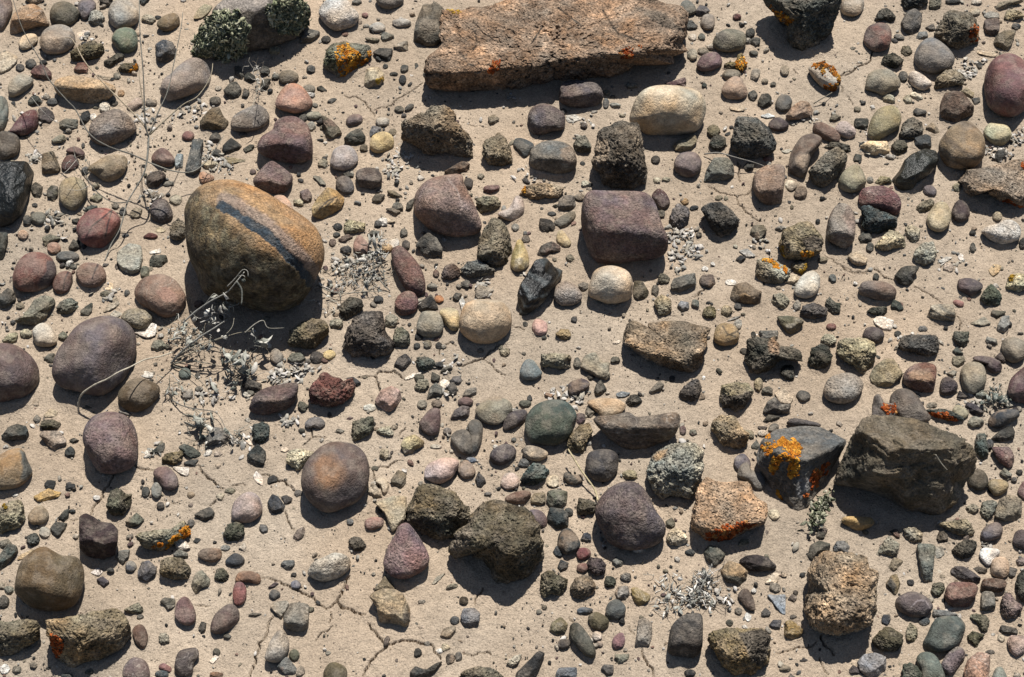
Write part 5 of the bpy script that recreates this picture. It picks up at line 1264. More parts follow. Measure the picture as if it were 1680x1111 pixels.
s 44443f pebble|pebble|dark crescent pebble between the dark coiled pebble and the dark lava boulder : 390,560 410,530 470,555 530,550 535,600 470,630 400,600
r 5c5546 stone|stone|dark rough stone at the straw tip beside the dark mauve boulder : 490,800 510,730 590,740 640,770 630,840 550,860 500,850
r b5a695 pebble|pebble|whitish beige rough pebble between the dark mauve boulder and the red-lichened tan slab : 1170,1040 1190,980 1250,950 1320,1000 1335,1060 1280,1100 1200,1080
f 6f6a58 pebble|pebble|small olive pebble between the dark mauve boulder and the red-lichened tan slab : 1205 920 38 40 0
s 6c565a - : 1298 215 26 36 0
s 4a5050 - : 430 835 36 32 0
f 4d4a48 - : 520,1040 560,1010 605,1030 560,1070
s 5a4048 - : 475,170 490,90 550,90 555,140 500,180
f 7a7060 - : 590 75 35 40 0
r 8f846c - : 900 550 60 40 0
s 5a4a44 - : 1380 230 24 24 0
c c0b49c - : 310 600 50 50 0
f 4a4844 - : 1175 785 18 16 0
T 1120 660
R ab8c68 rock|rock|tan crumbly rock lying on the sand : 215,200 230,130 300,100 400,110 450,190 510,250 470,330 440,360 330,345 290,320 250,260
B b08e6a slab|slab|tan slab with red-orange lichen along its front@h=.7;L=160,1030,220,960,330,930,420,910,500,900,570,905,560,950,430,970,390,1010,350,1060,280,1070,200,1050:r : 70,880 90,740 110,640 180,575 300,600 500,610 550,690 630,780 650,860 640,920 560,960 400,1030 280,1060 160,1040 80,960
Y 605f5c boulder|boulder|grey pyramid rock with orange lichen patches@h=.72;L=600,330,640,240,740,245,800,290,850,280,900,350,880,430,885,560,820,570,790,480,740,440,700,540,660,560,650,430:o;L=960,580,1000,500,1050,520,1060,460,1120,450,1110,540,1040,600,980,700,900,750,930,680,970,640:r;L=685,680,720,670,770,780,740,810:o;P=880,580,960,560,980,640,900,740,860,680:8c8a88 : 560,400 600,290 700,210 900,180 1050,190 1240,290 1200,400 1150,480 1050,640 950,800 880,920 840,950 780,900 720,790 650,600 570,480
s 6f6068 pebble|pebble|small mauve round pebble just behind the red-lichened tan slab : 390,480 400,420 460,390 510,440 510,500 430,530
s 6f6c68 pebble|pebble|grey hooked pebble just behind the red-lichened tan slab : 420,560 440,480 490,460 520,510 600,540 625,600 610,660 560,670 520,620
f 555a54 - : 520,330 560,290 590,330 570,365 530,360
s 6b6a66 - : 655,190 690,160 730,175 720,225 660,225
s 645b58 stone|stone|flat mauve-grey stone behind the pyramid just behind the grey lichened pyramid : 795,180 810,130 890,125 1030,160 1040,185 900,190
f 4d4b44 - : 610,150 650,95 740,110 690,150
s c0b090 - : 650,860 660,820 720,820 740,870 700,900
f 76786a pebble|pebble|grey-green pebble just in front of the red-lichened tan slab : 410,1090 440,1040 500,1040 510,1070 460,1105
f 38373a stone|stone|black angular stone with a flat front between the tan-capped rock and the grey speckled egg : 610,80 640,0 700,-40 750,10 820,20 810,80 720,95
c b8aa98 - : 640 780 50 40 0
s c6b8a6 - : 605 235 36 26 0
r 76705f - : 80 230 30 24 20
r 8a7c68 - : 500 245 50 36 30
T 1380 660
X 685d48 boulder|boulder|big grey-brown boulder with its broad face in shade@h=1.2 : -55,607 10,420 75,260 157,130 230,100 400,105 560,125 670,165 770,210 890,255 985,320 1032,417 1018,518 945,620 880,768 717,870 505,833 305,708 100,650
r 5a5850 stone|stone|dark stone strip with orange lichen behind the boulder just behind the big shaded boulder@L=670,80,720,65,800,75,870,110,880,145,780,135,700,110:r : 650,60 780,50 890,90 930,130 840,150 700,110
s a88c50 pebble|pebble|ochre pebble lying in the boulder's shadow just in front of the big shaded boulder : 0,900 30,870 150,868 230,880 250,920 200,960 120,975 30,930
s 42454a cobble|cobble|blue-black oval cobble in front of the wine-coloured cobble : 1115,150 1150,90 1230,55 1340,60 1350,110 1290,150 1220,190 1150,190
f 45443e wedge|wedge|dark olive wedge stone just behind the maroon triangular cobble : 1140,280 1200,220 1290,180 1320,220 1310,280 1220,310
p 7c5c5c cobble|cobble|maroon speckled triangular cobble : 1145,350 1210,340 1280,345 1315,420 1300,490 1260,495 1190,440
s 585040 stone|stone|dark olive round stone between the big shaded boulder and the maroon triangular cobble : 960,590 990,530 1060,510 1110,560 1115,630 1060,670 990,650
s 94825c stone|stone|olive-tan rounded stone just behind the tan-grey faceted rock : 1115,640 1140,590 1230,590 1275,630 1240,690 1170,710
r 55564e stone|stone|dark rough stone between the maroon triangular cobble and the big shaded boulder : 1010,330 1030,240 1090,240 1110,300 1120,400 1080,440 1030,400
r 777874 stone|stone|grey pitted stone between the tan-grey faceted rock and the pale triangular rock : 1050,830 1070,760 1140,740 1190,770 1160,850 1110,900 1070,870
f 8c806a rock|rock|tan-grey flat faceted rock : 1165,870 1200,740 1280,700 1370,740 1370,860 1300,925
s 6d5f62 pebble|pebble|plum round pebble just in front of the tan-grey faceted rock : 1060,1000 1100,940 1180,910 1225,950 1215,1020 1150,1050 1080,1050
s 605258 cobble|cobble|dark plum cobble at the frame edge in front of the tan-grey faceted rock : 1305,1040 1330,980 1389,970 1440,1000 1440,1090 1389,1120 1320,1090
r 9c8a70 rock|rock|pale rough triangular rock : 735,920 850,900 960,890 1010,980 990,1030 900,1020 820,980
r 80766a pebble|pebble|small grey-brown rough pebble behind the pale triangular rock : 945,800 1000,770 1050,800 1010,850 960,840
r a59480 rock|rock|pale rough rock beside the boulder shadow just in front of the big shaded boulder : 470,960 560,950 620,1000 610,1060 560,1080 490,1040
r 6d6054 pebble|pebble|brown lumpy pebble beside the pale triangular rock : 770 1025 48 42 0
s 3e444a - : 1315 590 22 22 0
s 45443f - : 1355 530 26 20 0
r 77736a - : 1205,540 1240,500 1300,550 1270,590
s 80605c cobble|cobble|pinkish cobble at the frame edge just behind the tan-grey faceted rock : 1340,680 1389,600 1430,640 1420,740 1389,740
s 8f8a6e pebble|pebble|pale olive pebble behind the big shaded boulder : 845,60 880,20 930,40 970,90 930,130 880,130
s 464a50 - : 1130 315 30 36 0
f 45443f - : 370,980 420,960 440,990 400,1010
f 4c4850 stone|stone|dark blue-plum angular stone in front of the grey-beige oval : 940,30 960,0 1030,20 1085,80 1040,100 980,90
r 7c766a - : 1020 150 60 46 0
s 4a4648 - : 1322 58 24 20 0
T 0 871
s 6e5a3a boulder|boulder|dark olive-brown boulder lying on the sand@h=.9 : 110,440 150,250 250,150 330,120 400,150 470,185 580,200 630,270 640,380 600,520 520,590 380,610 240,580 150,510
R 937a5a rock|rock|tan craggy rock with rust-coloured lichen@L=370,780,440,780,490,850,460,960,430,1000,390,900:r : 350,690 450,660 560,650 700,610 860,590 920,620 990,700 1000,770 950,880 800,970 650,1020 540,1050 450,990 400,880 360,780
R 7a6a52 rock|rock|grey-brown flat craggy rock at the frame edge in front of the olive-brown boulder : -40,700 60,690 180,670 290,680 300,780 290,830 200,880 100,950 40,960 -40,920
f 46504a stone|stone|dark green angular stone at the frame edge beside the olive-brown boulder : 0,180 60,100 120,110 138,150 90,220 0,300 -40,250
f 7a7a70 - : 0,80 60,60 90,100 0,140
s 6d4c38 pebble|pebble|chestnut-brown oval pebble between the rust-lichened rock and the wine-mauve oval : 1005,760 1040,715 1090,720 1125,800 1110,870 1080,900 1030,850
s 78625e cobble|cobble|mauve round cobble lying on the sand : 935,1050 980,980 1030,960 1100,985 1135,1050 1130,1130 1040,1160 945,1130
s 8a5f5c pebble|pebble|small red oval pebble between the dark bean stone and the mauve round cobble : 1205,1030 1240,1005 1300,1040 1290,1075 1230,1055
f 5a5c66 pebble|pebble|blue-black faceted pebble in front of the lichen-crusted chunk : 1045,310 1080,240 1130,225 1190,280 1180,330 1110,390 1050,360
R 8a7456 rock|rock|brown crumbly rock just in front of the lichen-crusted chunk : 1210,330 1225,220 1320,195 1400,220 1455,300 1440,370 1290,370
f 5a5a52 pebble|pebble|dark grey pebble beside a mauve oval between the wine-mauve oval and the rust-lichened rock : 1215,540 1250,505 1330,520 1330,570 1280,600 1240,570
r 8d8068 stone|stone|tan-grey pointed stone between the rust-lichened rock and the wine-mauve oval : 940,600 990,570 1050,545 1090,590 1080,630 1000,630
f 77736a pebble|pebble|grey angular pebble just in front of the dark maroon wedge : 875,200 910,150 985,145 980,200 930,260
s 555a64 pebble|pebble|small blue-grey pebble in front of the dark maroon wedge : 995 270 42 45 0
f 6a5a5c - : 735,370 780,345 830,390 790,435
r 8a8278 pebble|pebble|pale grey pitted pebble behind the dark bean stone : 1245 820 46 45 0
f 55574e pebble|pebble|dark grey-green pebble just in front of the rust-lichened rock : 680 1065 38 40 0
f 6c685c - : 130 1055 36 32 0
s 7c766a - : 255 1020 30 24 0
c c0a070 flake|flake|yellow-tan flake just behind the olive-brown boulder : 130,210 160,180 250,140 220,190 150,225
s 4c4c48 pebble|pebble|dark pebble at the frame edge beside the olive-brown boulder : 0,510 30,485 70,520 60,570 20,590 -20,560
r 8a8474 - : 70 450 36 32 0
c dcd0c8 - : 690,320 740,280 780,310 750,345
s 505450 - : 510 1105 45 25 0
s 45525a - : 1230 1090 52 30 0
f 5c584e - : 1065 655 28 22 0
f 8c8678 - : 10 415 30 30 0
c c8c4bc - : 35 1050 40 40 0
T 280 871
s 785a62 cobble|cobble|wine-mauve oval cobble lying on the sand : 30,640 45,550 100,500 150,530 190,620 185,690 140,720 70,700
s 675450 cobble|cobble|dark brown egg-shaped cobble : 305,710 340,630 410,570 470,555 520,610 515,680 460,740 380,785 310,770
s 8a5450 pebble|pebble|narrow red pebble standing upright : 470,480 490,400 540,390 575,440 570,520 540,560 490,560
s 8e6648 pebble|pebble|rust-brown loaf-shaped pebble lying on the sand : 490,370 520,315 600,305 670,330 685,380 660,405 590,390 510,390
s a59e94 pebble|pebble|grey-white egg-shaped pebble lying on the sand@h=.9 : 715,960 745,860 800,770 850,745 895,820 900,890 870,960 810,1000 740,990
p bfb09a cobble|cobble|off-white lumpy cobble lying on the sand@h=.9 : 1040,310 1080,240 1160,200 1250,165 1340,190 1370,250 1330,320 1250,370 1150,385 1060,350
b 857b6c block|block|grey square pitted block : 855,660 890,590 920,545 1045,560 1050,640 1040,740 960,770 880,740
c a39682 stone|stone|pale flat pitted stone between the grey square block and the narrow red pebble@h=.5 : 755,580 790,540 880,530 900,560 860,640 840,670 790,620
s 806a58 pebble|pebble|brown oval pebble with a flat top between the lichen-crusted chunk and the rust loaf pebble : 205,180 240,140 310,130 380,145 385,200 330,240 240,220
s 48484a pebble|pebble|black-plum oval pebble just behind the rust loaf pebble : 415,230 450,190 500,168 560,210 545,255 480,275 430,265
r 5c5c52 pebble|pebble|dark grey crusted pebble behind the narrow red pebble : 385 340 55 58 0
f 7f7a68 stone|stone|grey-olive mottled stone behind the wine-mauve oval : 155,410 190,320 240,300 300,370 290,420 230,440 190,480
s 544b4a stone|stone|dark bean-shaped stone lying on the sand : 30,1010 60,920 140,890 200,895 215,950 180,1000 160,1090 90,1105 35,1080
s 5c5c44 pebble|pebble|olive-green pebble between the grey-white egg pebble and the tan fractured block : 938 945 42 45 0
f 70706a stone|stone|grey-green split stone just in front of the grey-white egg pebble : 805,1030 850,970 890,960 960,1050 950,1100 870,1090
s 63593c stone|stone|dark olive rounded stone cut by the frame bottom beside the grey-white egg pebble : 1160,1080 1200,1010 1260,1000 1330,1040 1340,1110 1300,1160 1180,1160
s 4a4c4c pebble|pebble|dark round pebble below a mauve chip behind the grey square block : 790 485 42 40 0
f 6a5a66 - : 740,430 790,390 820,400 770,440
f 6a6c6a pebble|pebble|small grey blocky pebble between the off-white lumpy cobble and the rust loaf pebble : 835,260 860,225 940,225 940,275 880,300
s 77727a pebble|pebble|violet-grey pebble on a crack behind the grey square block : 950 410 40 36 0
s 55554a - : 348 920 30 28 0
c e0d8d0 - : 295,990 340,945 365,960 320,1010
f 44443f - : 210,740 235,690 270,700 265,760 235,785
f c9c0b4 stone_chip|stone chip|white quartz chip between the lichen-crusted chunk and the pink-grey egg cobble : 30,90 70,55 110,70 150,130 90,150 40,130
f 6d6c62 stone_chip|stone chip|grey rough chip just in front of the lichen-crusted chunk : 20,180 60,140 130,170 130,205 70,215
f b5a896 - : 515,130 560,90 580,120 560,160
s 8a8a84 - : 415 130 38 24 0
f 7a5a3e - : 300,1080 350,1070 400,1085 390,1120 300,1120
f 6a645a - : 590,640 620,620 690,630 640,655
f 5c584e - : 430 805 30 22 0
f 3c3a38 - : 935 335 24 20 0
T 560 871
f a08660 block|block|tan fractured block lying on the sand@P=470,630,520,620,520,690,480,690:4a4034 : 215,500 240,470 310,440 400,440 470,480 520,590 530,690 500,740 420,715 330,710 290,690 265,580
f 7c7058 wedge|wedge|olive-tan wedge stone just behind the tan fractured block : 250,450 300,380 335,340 400,420 410,445
f 77706e pebble|pebble|purple-grey faceted pebble in front of the dark lava boulder : 905,650 930,590 1010,585 1055,630 1040,710 980,750 920,710
f 8d7c64 pebble|pebble|tan-grey faceted pebble between the tan fractured block and the twisted lava rock : 750,800 780,740 860,720 870,750 830,830 780,830
s 4a5056 - : 862 680 36 34 0
f 454644 pebble|pebble|dark oval pebble in front of the tan fractured block : 582 930 34 42 0
f 4f4c44 stone|stone|dark flat stone cut by the frame bottom in front of the tan fractured block : 520,1080 560,1030 640,1050 760,990 740,1040 680,1110 530,1130
r 6e6454 rock|rock|grey-brown rough rock cut by the frame bottom in front of the dark lava boulder : 895,1090 960,1050 1050,1030 1160,1050 1230,1110 1200,1160 900,1160
f 4b4640 pebble|pebble|dark split pebble in front of the tan fractured block : 830 980 36 52 0
f 55504a - : 890 960 30 40 0
r b8ab9c pebble|pebble|white-grey rough pebble between the long dark green pebble and the tan fractured block : 1255,1010 1310,950 1370,940 1350,1000 1300,1035
f 77726a - : 610 540 30 20 0
s b3a08c - : 610 735 26 20 0
c a09076 - : 690,400 720,350 780,325 750,370 700,410
s 4c4232 - : 930 530 36 32 0
p 8a6a6a cobble|cobble|rose triangular cobble lying on the sand@h=.9 : 320,230 350,130 400,40 440,-40 500,-60 560,0 620,90 668,200 650,270 580,330 480,365 390,350 330,290
r b8a890 - : 790 890 36 34 0
T 840 871
s 3c4448 cobble|cobble|black-blue smooth cobble between the dark lava boulder and the dark mauve boulder : 345,100 360,20 420,-20 480,20 520,100 490,150 420,180 360,150
r 786656 cobble|cobble|round brown ridged cobble : 440,440 470,370 540,335 610,360 638,430 610,490 540,525 460,500
r 58464a pebble|pebble|dark plum rough pebble just behind the round ridged cobble : 560,250 590,205 670,205 718,260 700,320 650,345 600,310
s 7a4044 pebble|pebble|deep red pebble behind the round ridged cobble : 490,170 520,130 580,135 600,180 560,215 510,220
s 7a5048 pebble|pebble|brick-red pebble just behind the round ridged cobble : 535 280 46 36 0
R 75664e rock|rock|brown twisted lava rock : 215,460 220,330 290,300 360,340 430,370 400,450 370,500 300,480 240,510
f 3c4246 stone_chip|stone chip|black chip stone between the dark lava boulder and the dark mauve boulder : 310,160 340,115 380,160 380,200 330,200
f 3e4244 stone|stone|dark slate-blue stone just behind the twisted lava rock : 345,280 370,220 430,245 415,290 370,310
f 8c7840 stone_chip|stone chip|mustard-coloured chip lying on the sand@g=1 : 905,440 950,430 1050,490 1040,535 960,580 920,540
s 66645c cobble|cobble|grey-green round cobble between the mustard chip and the round ridged cobble : 710,600 740,540 800,520 860,570 855,640 800,675 730,660
f 857d74 pebble|pebble|grey hollowed pebble between the mustard chip and the round ridged cobble : 780,470 810,420 880,420 895,480 870,525 800,510
r 5e5848 pebble|pebble|dark olive crusted pebble between the round ridged cobble and the mustard chip : 743 388 46 46 0
r 8a7a70 pebble|pebble|mauve-grey crumbly pebble behind the mustard chip : 865 350 46 34 0
s 4e5048 pebble|pebble|long dark green-grey pebble : 435,760 450,710 500,700 560,760 610,840 637,920 620,965 560,950 480,870 445,820
s 6a6042 pebble|pebble|olive-brown rounded pebble just behind the long dark green pebble : 580,650 640,615 710,650 738,700 700,755 620,745 590,710
f 7d6f48 pebble|pebble|olive-tan pebble with a knob beside the long dark green pebble : 285,760 300,700 370,655 425,710 400,770 340,795
s 4f443c pebble|pebble|small dark brown pebble beside the long dark green pebble : 345,870 370,825 440,830 430,880 380,900
s 8f626a pebble|pebble|small rose-pink pebble between the grey-tan sliver and the long dark green pebble : 760,840 790,790 840,775 860,830 840,880 780,900
f 8d8070 sliver|sliver|upright grey-tan sliver of rock : 935,870 950,760 960,680 1010,660 1060,700 1065,790 1040,870 980,890
b 57504a boulder|boulder|dark boulder with a lighter cap@h=1.05 : 1185,850 1210,730 1270,660 1340,630 1440,640 1450,800 1440,900 1389,960 1280,960 1190,930
f 70747a stone|stone|blue-grey stone cut by the frame bottom in front of the long dark green pebble : 330,1090 360,1040 490,1040 485,1120 340,1140
f 5a5c60 pebble|pebble|dark grey angular pebble in front of the long dark green pebble : 675,1050 700,1015 770,1020 770,1080 720,1105
f 6c6a62 pebble|pebble|grey-green lumpy pebble in front of the dark mauve boulder : 760,230 800,200 850,230 830,275 780,275
f 7a7a6a fragment|fragment|green-grey striped fragment in front of the grey-tan sliver : 780,940 890,935 880,980 800,1015
s 90857c - : 665 860 28 24 0
s 5a5648 - : 245 582 22 20 0
s 5f666c pebble|pebble|slate-grey flat pebble just in front of the round ridged cobble : 495,600 540,580 615,595 590,625 510,630
f 454a4a - : 1350 165 40 26 0
f 3a3c3e - : 1350 1080 42 30 0
f 43444a - : 565 50 40 35 0
f 33363a stone|stone|black splinter-shaped stone between the long dark green pebble and the tan fractured block : 35,1080 110,1000 200,915 245,930 220,1020 180,1111 130,1160 30,1150
s b0a498 - : 645 800 40 36 0
T 1120 871
f 55584e stone|stone|dark green-grey faceted stone just behind the buff two-tone pebble : 160,160 200,110 260,120 325,180 290,230 245,270 180,220
f ab9068 pebble|pebble|buff pebble with a dark lower half@P=300,330,420,350,490,370,430,430,320,400:5a5444 : 285,300 350,230 430,250 495,310 480,370 430,420 330,390
f 443a3c stone|stone|dark plum half-disc stone : 430,230 480,190 560,180 650,205 710,265 700,295 600,310 500,300
s 5a4e48 pebble|pebble|dark brown long rough pebble just in front of the buff two-tone pebble : 420,490 460,440 500,450 540,520 550,600 500,600 450,550
f c8bca8 stone_chip|stone chip|white wedge-shaped chip just in front of the plum half-disc : 625,400 690,320 735,330 710,410
c 8f959c chip|chip|pale blue slate triangle lying flat : 645,490 715,487 780,487 780,640 750,630
f 6f645c - : 800,520 830,480 870,500 850,550
s 5c544c - : 858 470 20 20 0
f 3c444c pebble|pebble|blue-black pebble between the blue slate triangle and the dark capped boulder : 595,620 630,585 670,620 650,660 600,655
f 55545a pebble|pebble|dark violet-grey pebble between the mustard-brown chunk and the ochre and black rock : 655,720 690,675 750,680 740,740 700,755
f 97793a chunk|chunk|mustard-brown angular chunk lying on the sand : 770,790 780,690 830,680 915,750 890,810 830,840
R a8886a boulder|boulder|tan pitted boulder with a shadowed base@h=.95 : 920,540 940,430 960,300 1010,200 1100,160 1200,165 1370,190 1440,280 1480,330 1485,450 1480,600 1440,700 1350,760 1200,800 1050,790 970,740 940,640
R 8c7550 rock|rock|ochre and black lava rock@P=430,780,600,740,670,800,665,900,620,1050,520,1000,480,880:5c5244 : 190,830 210,760 330,730 480,740 600,740 670,800 665,900 640,1020 560,1090 400,1100 300,1030 270,960
f 4b4a3e slab|slab|dark olive slab stone just behind the tan pitted boulder : 950,190 970,110 1040,75 1120,100 1110,150 1020,180 980,220
f 5f6870 pebble|pebble|blue-grey striped pebble lying on the sand@S=3e464e : 1140,130 1170,80 1230,75 1270,120 1250,165 1150,165
s 4b4c40 - : 355 700 30 26 0
f 80745f fragment|fragment|small taupe fragment between the ochre and black rock and the pale blue-grey rock : 775 1045 45 32 0
f 333436 pebble|pebble|black pebble cut by the frame bottom in front of the dark capped boulder : 55 1085 42 32 0
f 6d645a - : 840 655 28 20 0
f 4a4840 - : 1050 35 34 32 0
s 7a7264 - : 425 610 28 28 0
c d8d0c4 - : 495 655 26 36 -20
s b5a898 - : 770 335 24 18 0
T 1380 871
s 56605c cobble|cobble|grey-green cobble with a flat face : 620,870 660,770 700,690 760,650 880,650 940,710 930,790 880,870 800,915 700,920
f 66696a slab|slab|grey slab resting behind a cobble just behind the grey-green flat-faced cobble : 690,650 700,600 800,605 890,640 880,680 770,660
s 685a5c cobble|cobble|plum dome-shaped cobble lying on the sand@V=530,580,580,530,640,530,680,590:877a7a : 410,540 450,490 540,460 630,490 690,550 690,600 620,655 520,650 430,600
b 7a5c58 cobble|cobble|maroon squared cobble lying on the sand : 785,510 800,430 850,390 1000,395 1040,440 1010,520 950,590 840,580
b 76746c stone|stone|small grey brick-shaped stone : 1055,590 1070,470 1150,465 1170,520 1165,600 1080,610
b 6b4e3c stone|stone|brown brick-shaped stone just behind the small grey brick : 1060,430 1080,370 1170,360 1250,380 1250,430 1200,470 1070,460
s b39a80 pebble|pebble|cream rounded pebble behind the small grey brick : 1135,290 1150,220 1220,195 1270,230 1275,320 1230,360 1150,340
s e6ded4 shell|shell|bright white shell in front of the pale triangular rock : 1050,190 1080,130 1190,140 1200,180 1140,260 1100,260
f 6f7268 wedge|wedge|tall slate wedge lying on the sand : 575,130 590,95 690,100 715,120 710,200 690,390 640,405 610,340 590,240
c 8d877a slab|slab|pale grey slab leaning on the slate just behind the tall slate wedge : 710,120 770,120 785,180 720,215
f 5a504e rock|rock|dark plum flat rock just behind the maroon squared cobble : 825,310 860,270 930,270 1000,310 1060,360 1040,410 950,390 860,350
f 605a52 pebble|pebble|dark grey pebble behind the maroon squared cobble : 1000,290 1040,270 1110,290 1100,325 1020,320
r 836660 stone|stone|pinkish rough stone beside the small grey brick : 1215,560 1225,490 1280,470 1330,530 1380,580 1340,650 1260,680 1215,640
R 5c5544 rock|rock|olive rough rock lying on the sand : 235,830 280,770 340,730 400,740 470,800 470,870 400,930 290,910
f 8b8b90 rock|rock|pale blue-grey layered rock : 120,1000 170,940 260,925 340,960 340,1050 290,1111 200,1111 140,1060
s 6d7060 cobble|cobble|smooth sage-green cobble cut by the frame bottom : 570,980 600,930 660,920 720,950 770,1040 780,1140 620,1160 600,1060
r 55584a stone|stone|dark green rough stone cut by the frame bottom beside the sage-green cobble : 455,1110 470,1020 520,1000 580,1030 615,1090 600,1160 460,1160
p 756366 cobble|cobble|pink-grey oblong cobble beside the sage-green cobble : 760,1010 810,930 880,880 930,900 940,960 890,1040 830,1100 770,1050
f a5806a rock|rock|pinkish tan rock cut by the frame bottom in front of the grey-green flat-faced cobble : 930,1070 960,980 1040,920 1130,940 1130,1050 1100,1160 940,1160
r 605a54 rock|rock|dark grey layered rough rock just in front of the pale triangular rock : 840,150 880,100 960,60 1020,80 1030,130 1000,190 910,220 860,190
r 66604e stone|stone|olive-grey rough stone just in front of the small grey brick : 975,650 1020,630 1100,640 1130,690 1110,770 1070,770 1040,710
r 54523f stone|stone|dark olive jagged stone beside the grey-green flat-faced cobble : 955,800 1000,760 1085,790 1060,840 1020,895 970,850
r 9c8d78 rock|rock|pale crumbly rock behind the tan pitted boulder : 260,190 300,110 360,40 440,100 430,170 380,200 320,190
f 80724c stone|stone|black and ochre angular stone between the tan pitted boulder and the plum dome cobble@P=330,400,380,335,410,400,400,490,350,440:35332c : 355,430 340,400 380,340 420,330 450,400 430,470 400,490
f 7a7058 stone|stone|olive-tan angular stone between the tall slate wedge and the tan pitted boulder : 400,200 470,230 430,300 370,300 350,280
s 3a3c40 - : 527 392 30 24 0
f 454c58 stone|stone|small blue-black stone just behind the olive rough rock : 340 675 36 46 0
r 5d5a4a pebble|pebble|grey-olive lumpy pebble between the maroon squared cobble and the plum dome cobble : 680,460 700,400 770,390 790,440 750,505 700,490
f 3a3c3e pebble|pebble|black angular pebble behind the small grey brick : 1255,330 1280,275 1335,290 1320,350 1280,365
r 4a4a44 stone|stone|dark rough stone at the frame edge beside the small grey brick : 1320,420 1340,340 1389,290 1440,340 1440,520 1389,560 1340,500
f 9f8c88 stone|stone|pinkish white faceted stone in front of the small grey brick : 1260,840 1290,795 1389,800 1430,850 1400,930 1340,960 1280,920
f 4f4c46 pebble|pebble|dark flat angular pebble in front of the small grey brick : 1195,760 1220,715 1330,740 1340,780 1200,785
r 857a64 stone|stone|grey-tan rough stone with a white flake on top beside the olive rough rock : 490,770 520,700 580,740 580,800 550,850 500,830
f 55484a pebble|pebble|dark plum pebble between the pale blue-grey rock and the mustard-brown chunk : 55,1060 90,1020 140,1050 150,1090 70,1090
s 7f8478 stone|stone|pale green-grey stone cut by the frame bottom beside the grey-green flat-faced cobble : 1150,1130 1170,1050 1220,1035 1260,1111 1240,1150
f 6c645a - : 1130 925 36 22 0
s 4b5256 - : 630 690 45 36 0
f 8a7a72 - : 1330,220 1389,200 1410,250 1340,265
f a8a090 - : 1215 820 32 36 0
c c8bca8 - : 740 310 40 14 20
f 8a8070 - : 770 350 26 22 0"""
GROUPS = {}
def build_stones():
    gb = Bag()
    for i, (ty, hx, head, opt, poly) in enumerate(parse(DATA)):
        if head == '-':
            cen, V, F, col, px = build_stone(ty, hx, poly, opt, i * 11 + 3, 3)
            gb.add(cen + V, F, col); continue
        name, cat, label = head.split('|')
        cen, V, F, col, px = build_stone(ty, hx, poly, opt, i * 11 + 3)
        base = np.array([cen[0], cen[1], 0.0])
        V = V + (cen - base)
        m = MATS[ty]
        if 'g' in opt: m = M_GLOSS
        o = link(name, mesh_from(name, V, F, col), m, tuple(base), label=label, category=cat)
        for j, (pp, kd) in enumerate(opt.get('L', ())):
            lichen(o, cen, V, F, px, pp, kd, i * 31 + j)
    return gb

# ------------------------------------------------------------------ grit and small pebbles too many to count
DENS = ["987551116589", "996654556578", "983566655466", "874766455545", "676665444457", "545467665537", "544445655457", "533343555567"]
PAL = ['c4b8a6', 'b0a592', 'a89c88', '9c8c78', 'd8d0c2', '88806f', '6c6458', '8a7e6c', '5a5650', '4a4844', '7a6a5c', 'a09480', '8c6a58', '6e5450', 'b8a890', '95886e', '3e3e3c', 'd0c6b6', '7c7a74', '66604e', 'a4927a', '9c8468', '3a3834', '4c4640', '2e2e2c', '57504a']
def gravel(gb):
    rs = np.random.RandomState(77)
    def put(x, y, r, lv):
        p = ground(x, y); d = np.linalg.norm(p - CAM) / FPX
        v0, f0 = ico(lv); s = r * d
        q0 = v0
        if lv >= 2:                                           # broken faces
            q0 = v0.copy()
            for _ in range(6):
                w_ = rs.normal(size=3); w_ /= np.linalg.norm(w_); e_ = np.maximum(q0 @ w_ - rs.uniform(.5, .85), 0); q0 = q0 - e_[:, None] * w_
        sc = s * rs.uniform(.6, 1.45, 3) * np.array([1, 1, .7])
        q = q0 * (1 + .22 * rs.uniform(-1, 1, (len(v0), 1)) * (1 if lv < 2 else .35)) * sc
        a = rs.uniform(0, 6.28); ca, sa = math.cos(a), math.sin(a)
        q = np.stack([q[:, 0] * ca - q[:, 1] * sa, q[:, 0] * sa + q[:, 1] * ca, q[:, 2]], 1)
        c = hexlin(PAL[rs.randint(len(PAL))]) * rs.uniform(.7, 1.2)
        gb.add(q + p + np.array([0, 0, sc[2] * .45]), f0, np.clip(c, .004, .9))
    def dens(x, y):
        i = min(max(int(x / 140), 0), 11); j = min(max(int(y / 139), 0), 7)
        return int(DENS[j][i]) / 9.0
    n = 0
    while n < 30000:                                          # drifts of grit
        x, y = rs.uniform(-400, 2080), rs.uniform(-280, 1380, 1)[0]
        c_ = vnoise(np.array([[x / 70, y / 55, 3.3]]), 5)[0] + .6 * vnoise(np.array([[x / 22, y / 18, 1.3]]), 6)[0]
        if rs.rand() > dens(x, y) * (.35 + .9 * max(0, c_ + .35)): continue
        n += 1; put(x, y, .45 + rs.exponential(.42), 0)
    n = 0
    while n < 7500:
        x, y = rs.uniform(-500, 2180), rs.uniform(-330, 1440)
        if rs.rand() > dens(x, y) ** 1.2: continue
        n += 1; put(x, y, min(.9 + rs.exponential(1.0), 4.4), 1)
    n = 0
    while n < 2500:
        x, y = rs.uniform(-500, 2180), rs.uniform(-330, 1440)
        if rs.rand() > dens(x, y) ** 1.6: continue
        n += 1; put(x, y, 2.6 + min(rs.exponential(1.5), 4.5), 2)
    for _ in range(520):                                      # the field goes on outside the photograph
        x, y = rs.uniform(-520, 2200), rs.uniform(-340, 1450)
        if -40 < x < 1720 and -40 < y < 1150: continue
        put(x, y, rs.uniform(6, 26), 3)
    link('gravel', gb.mesh('gravel'), M_FACET, kind='stuff', label='small loose grit and pebbles scattered over the sand')

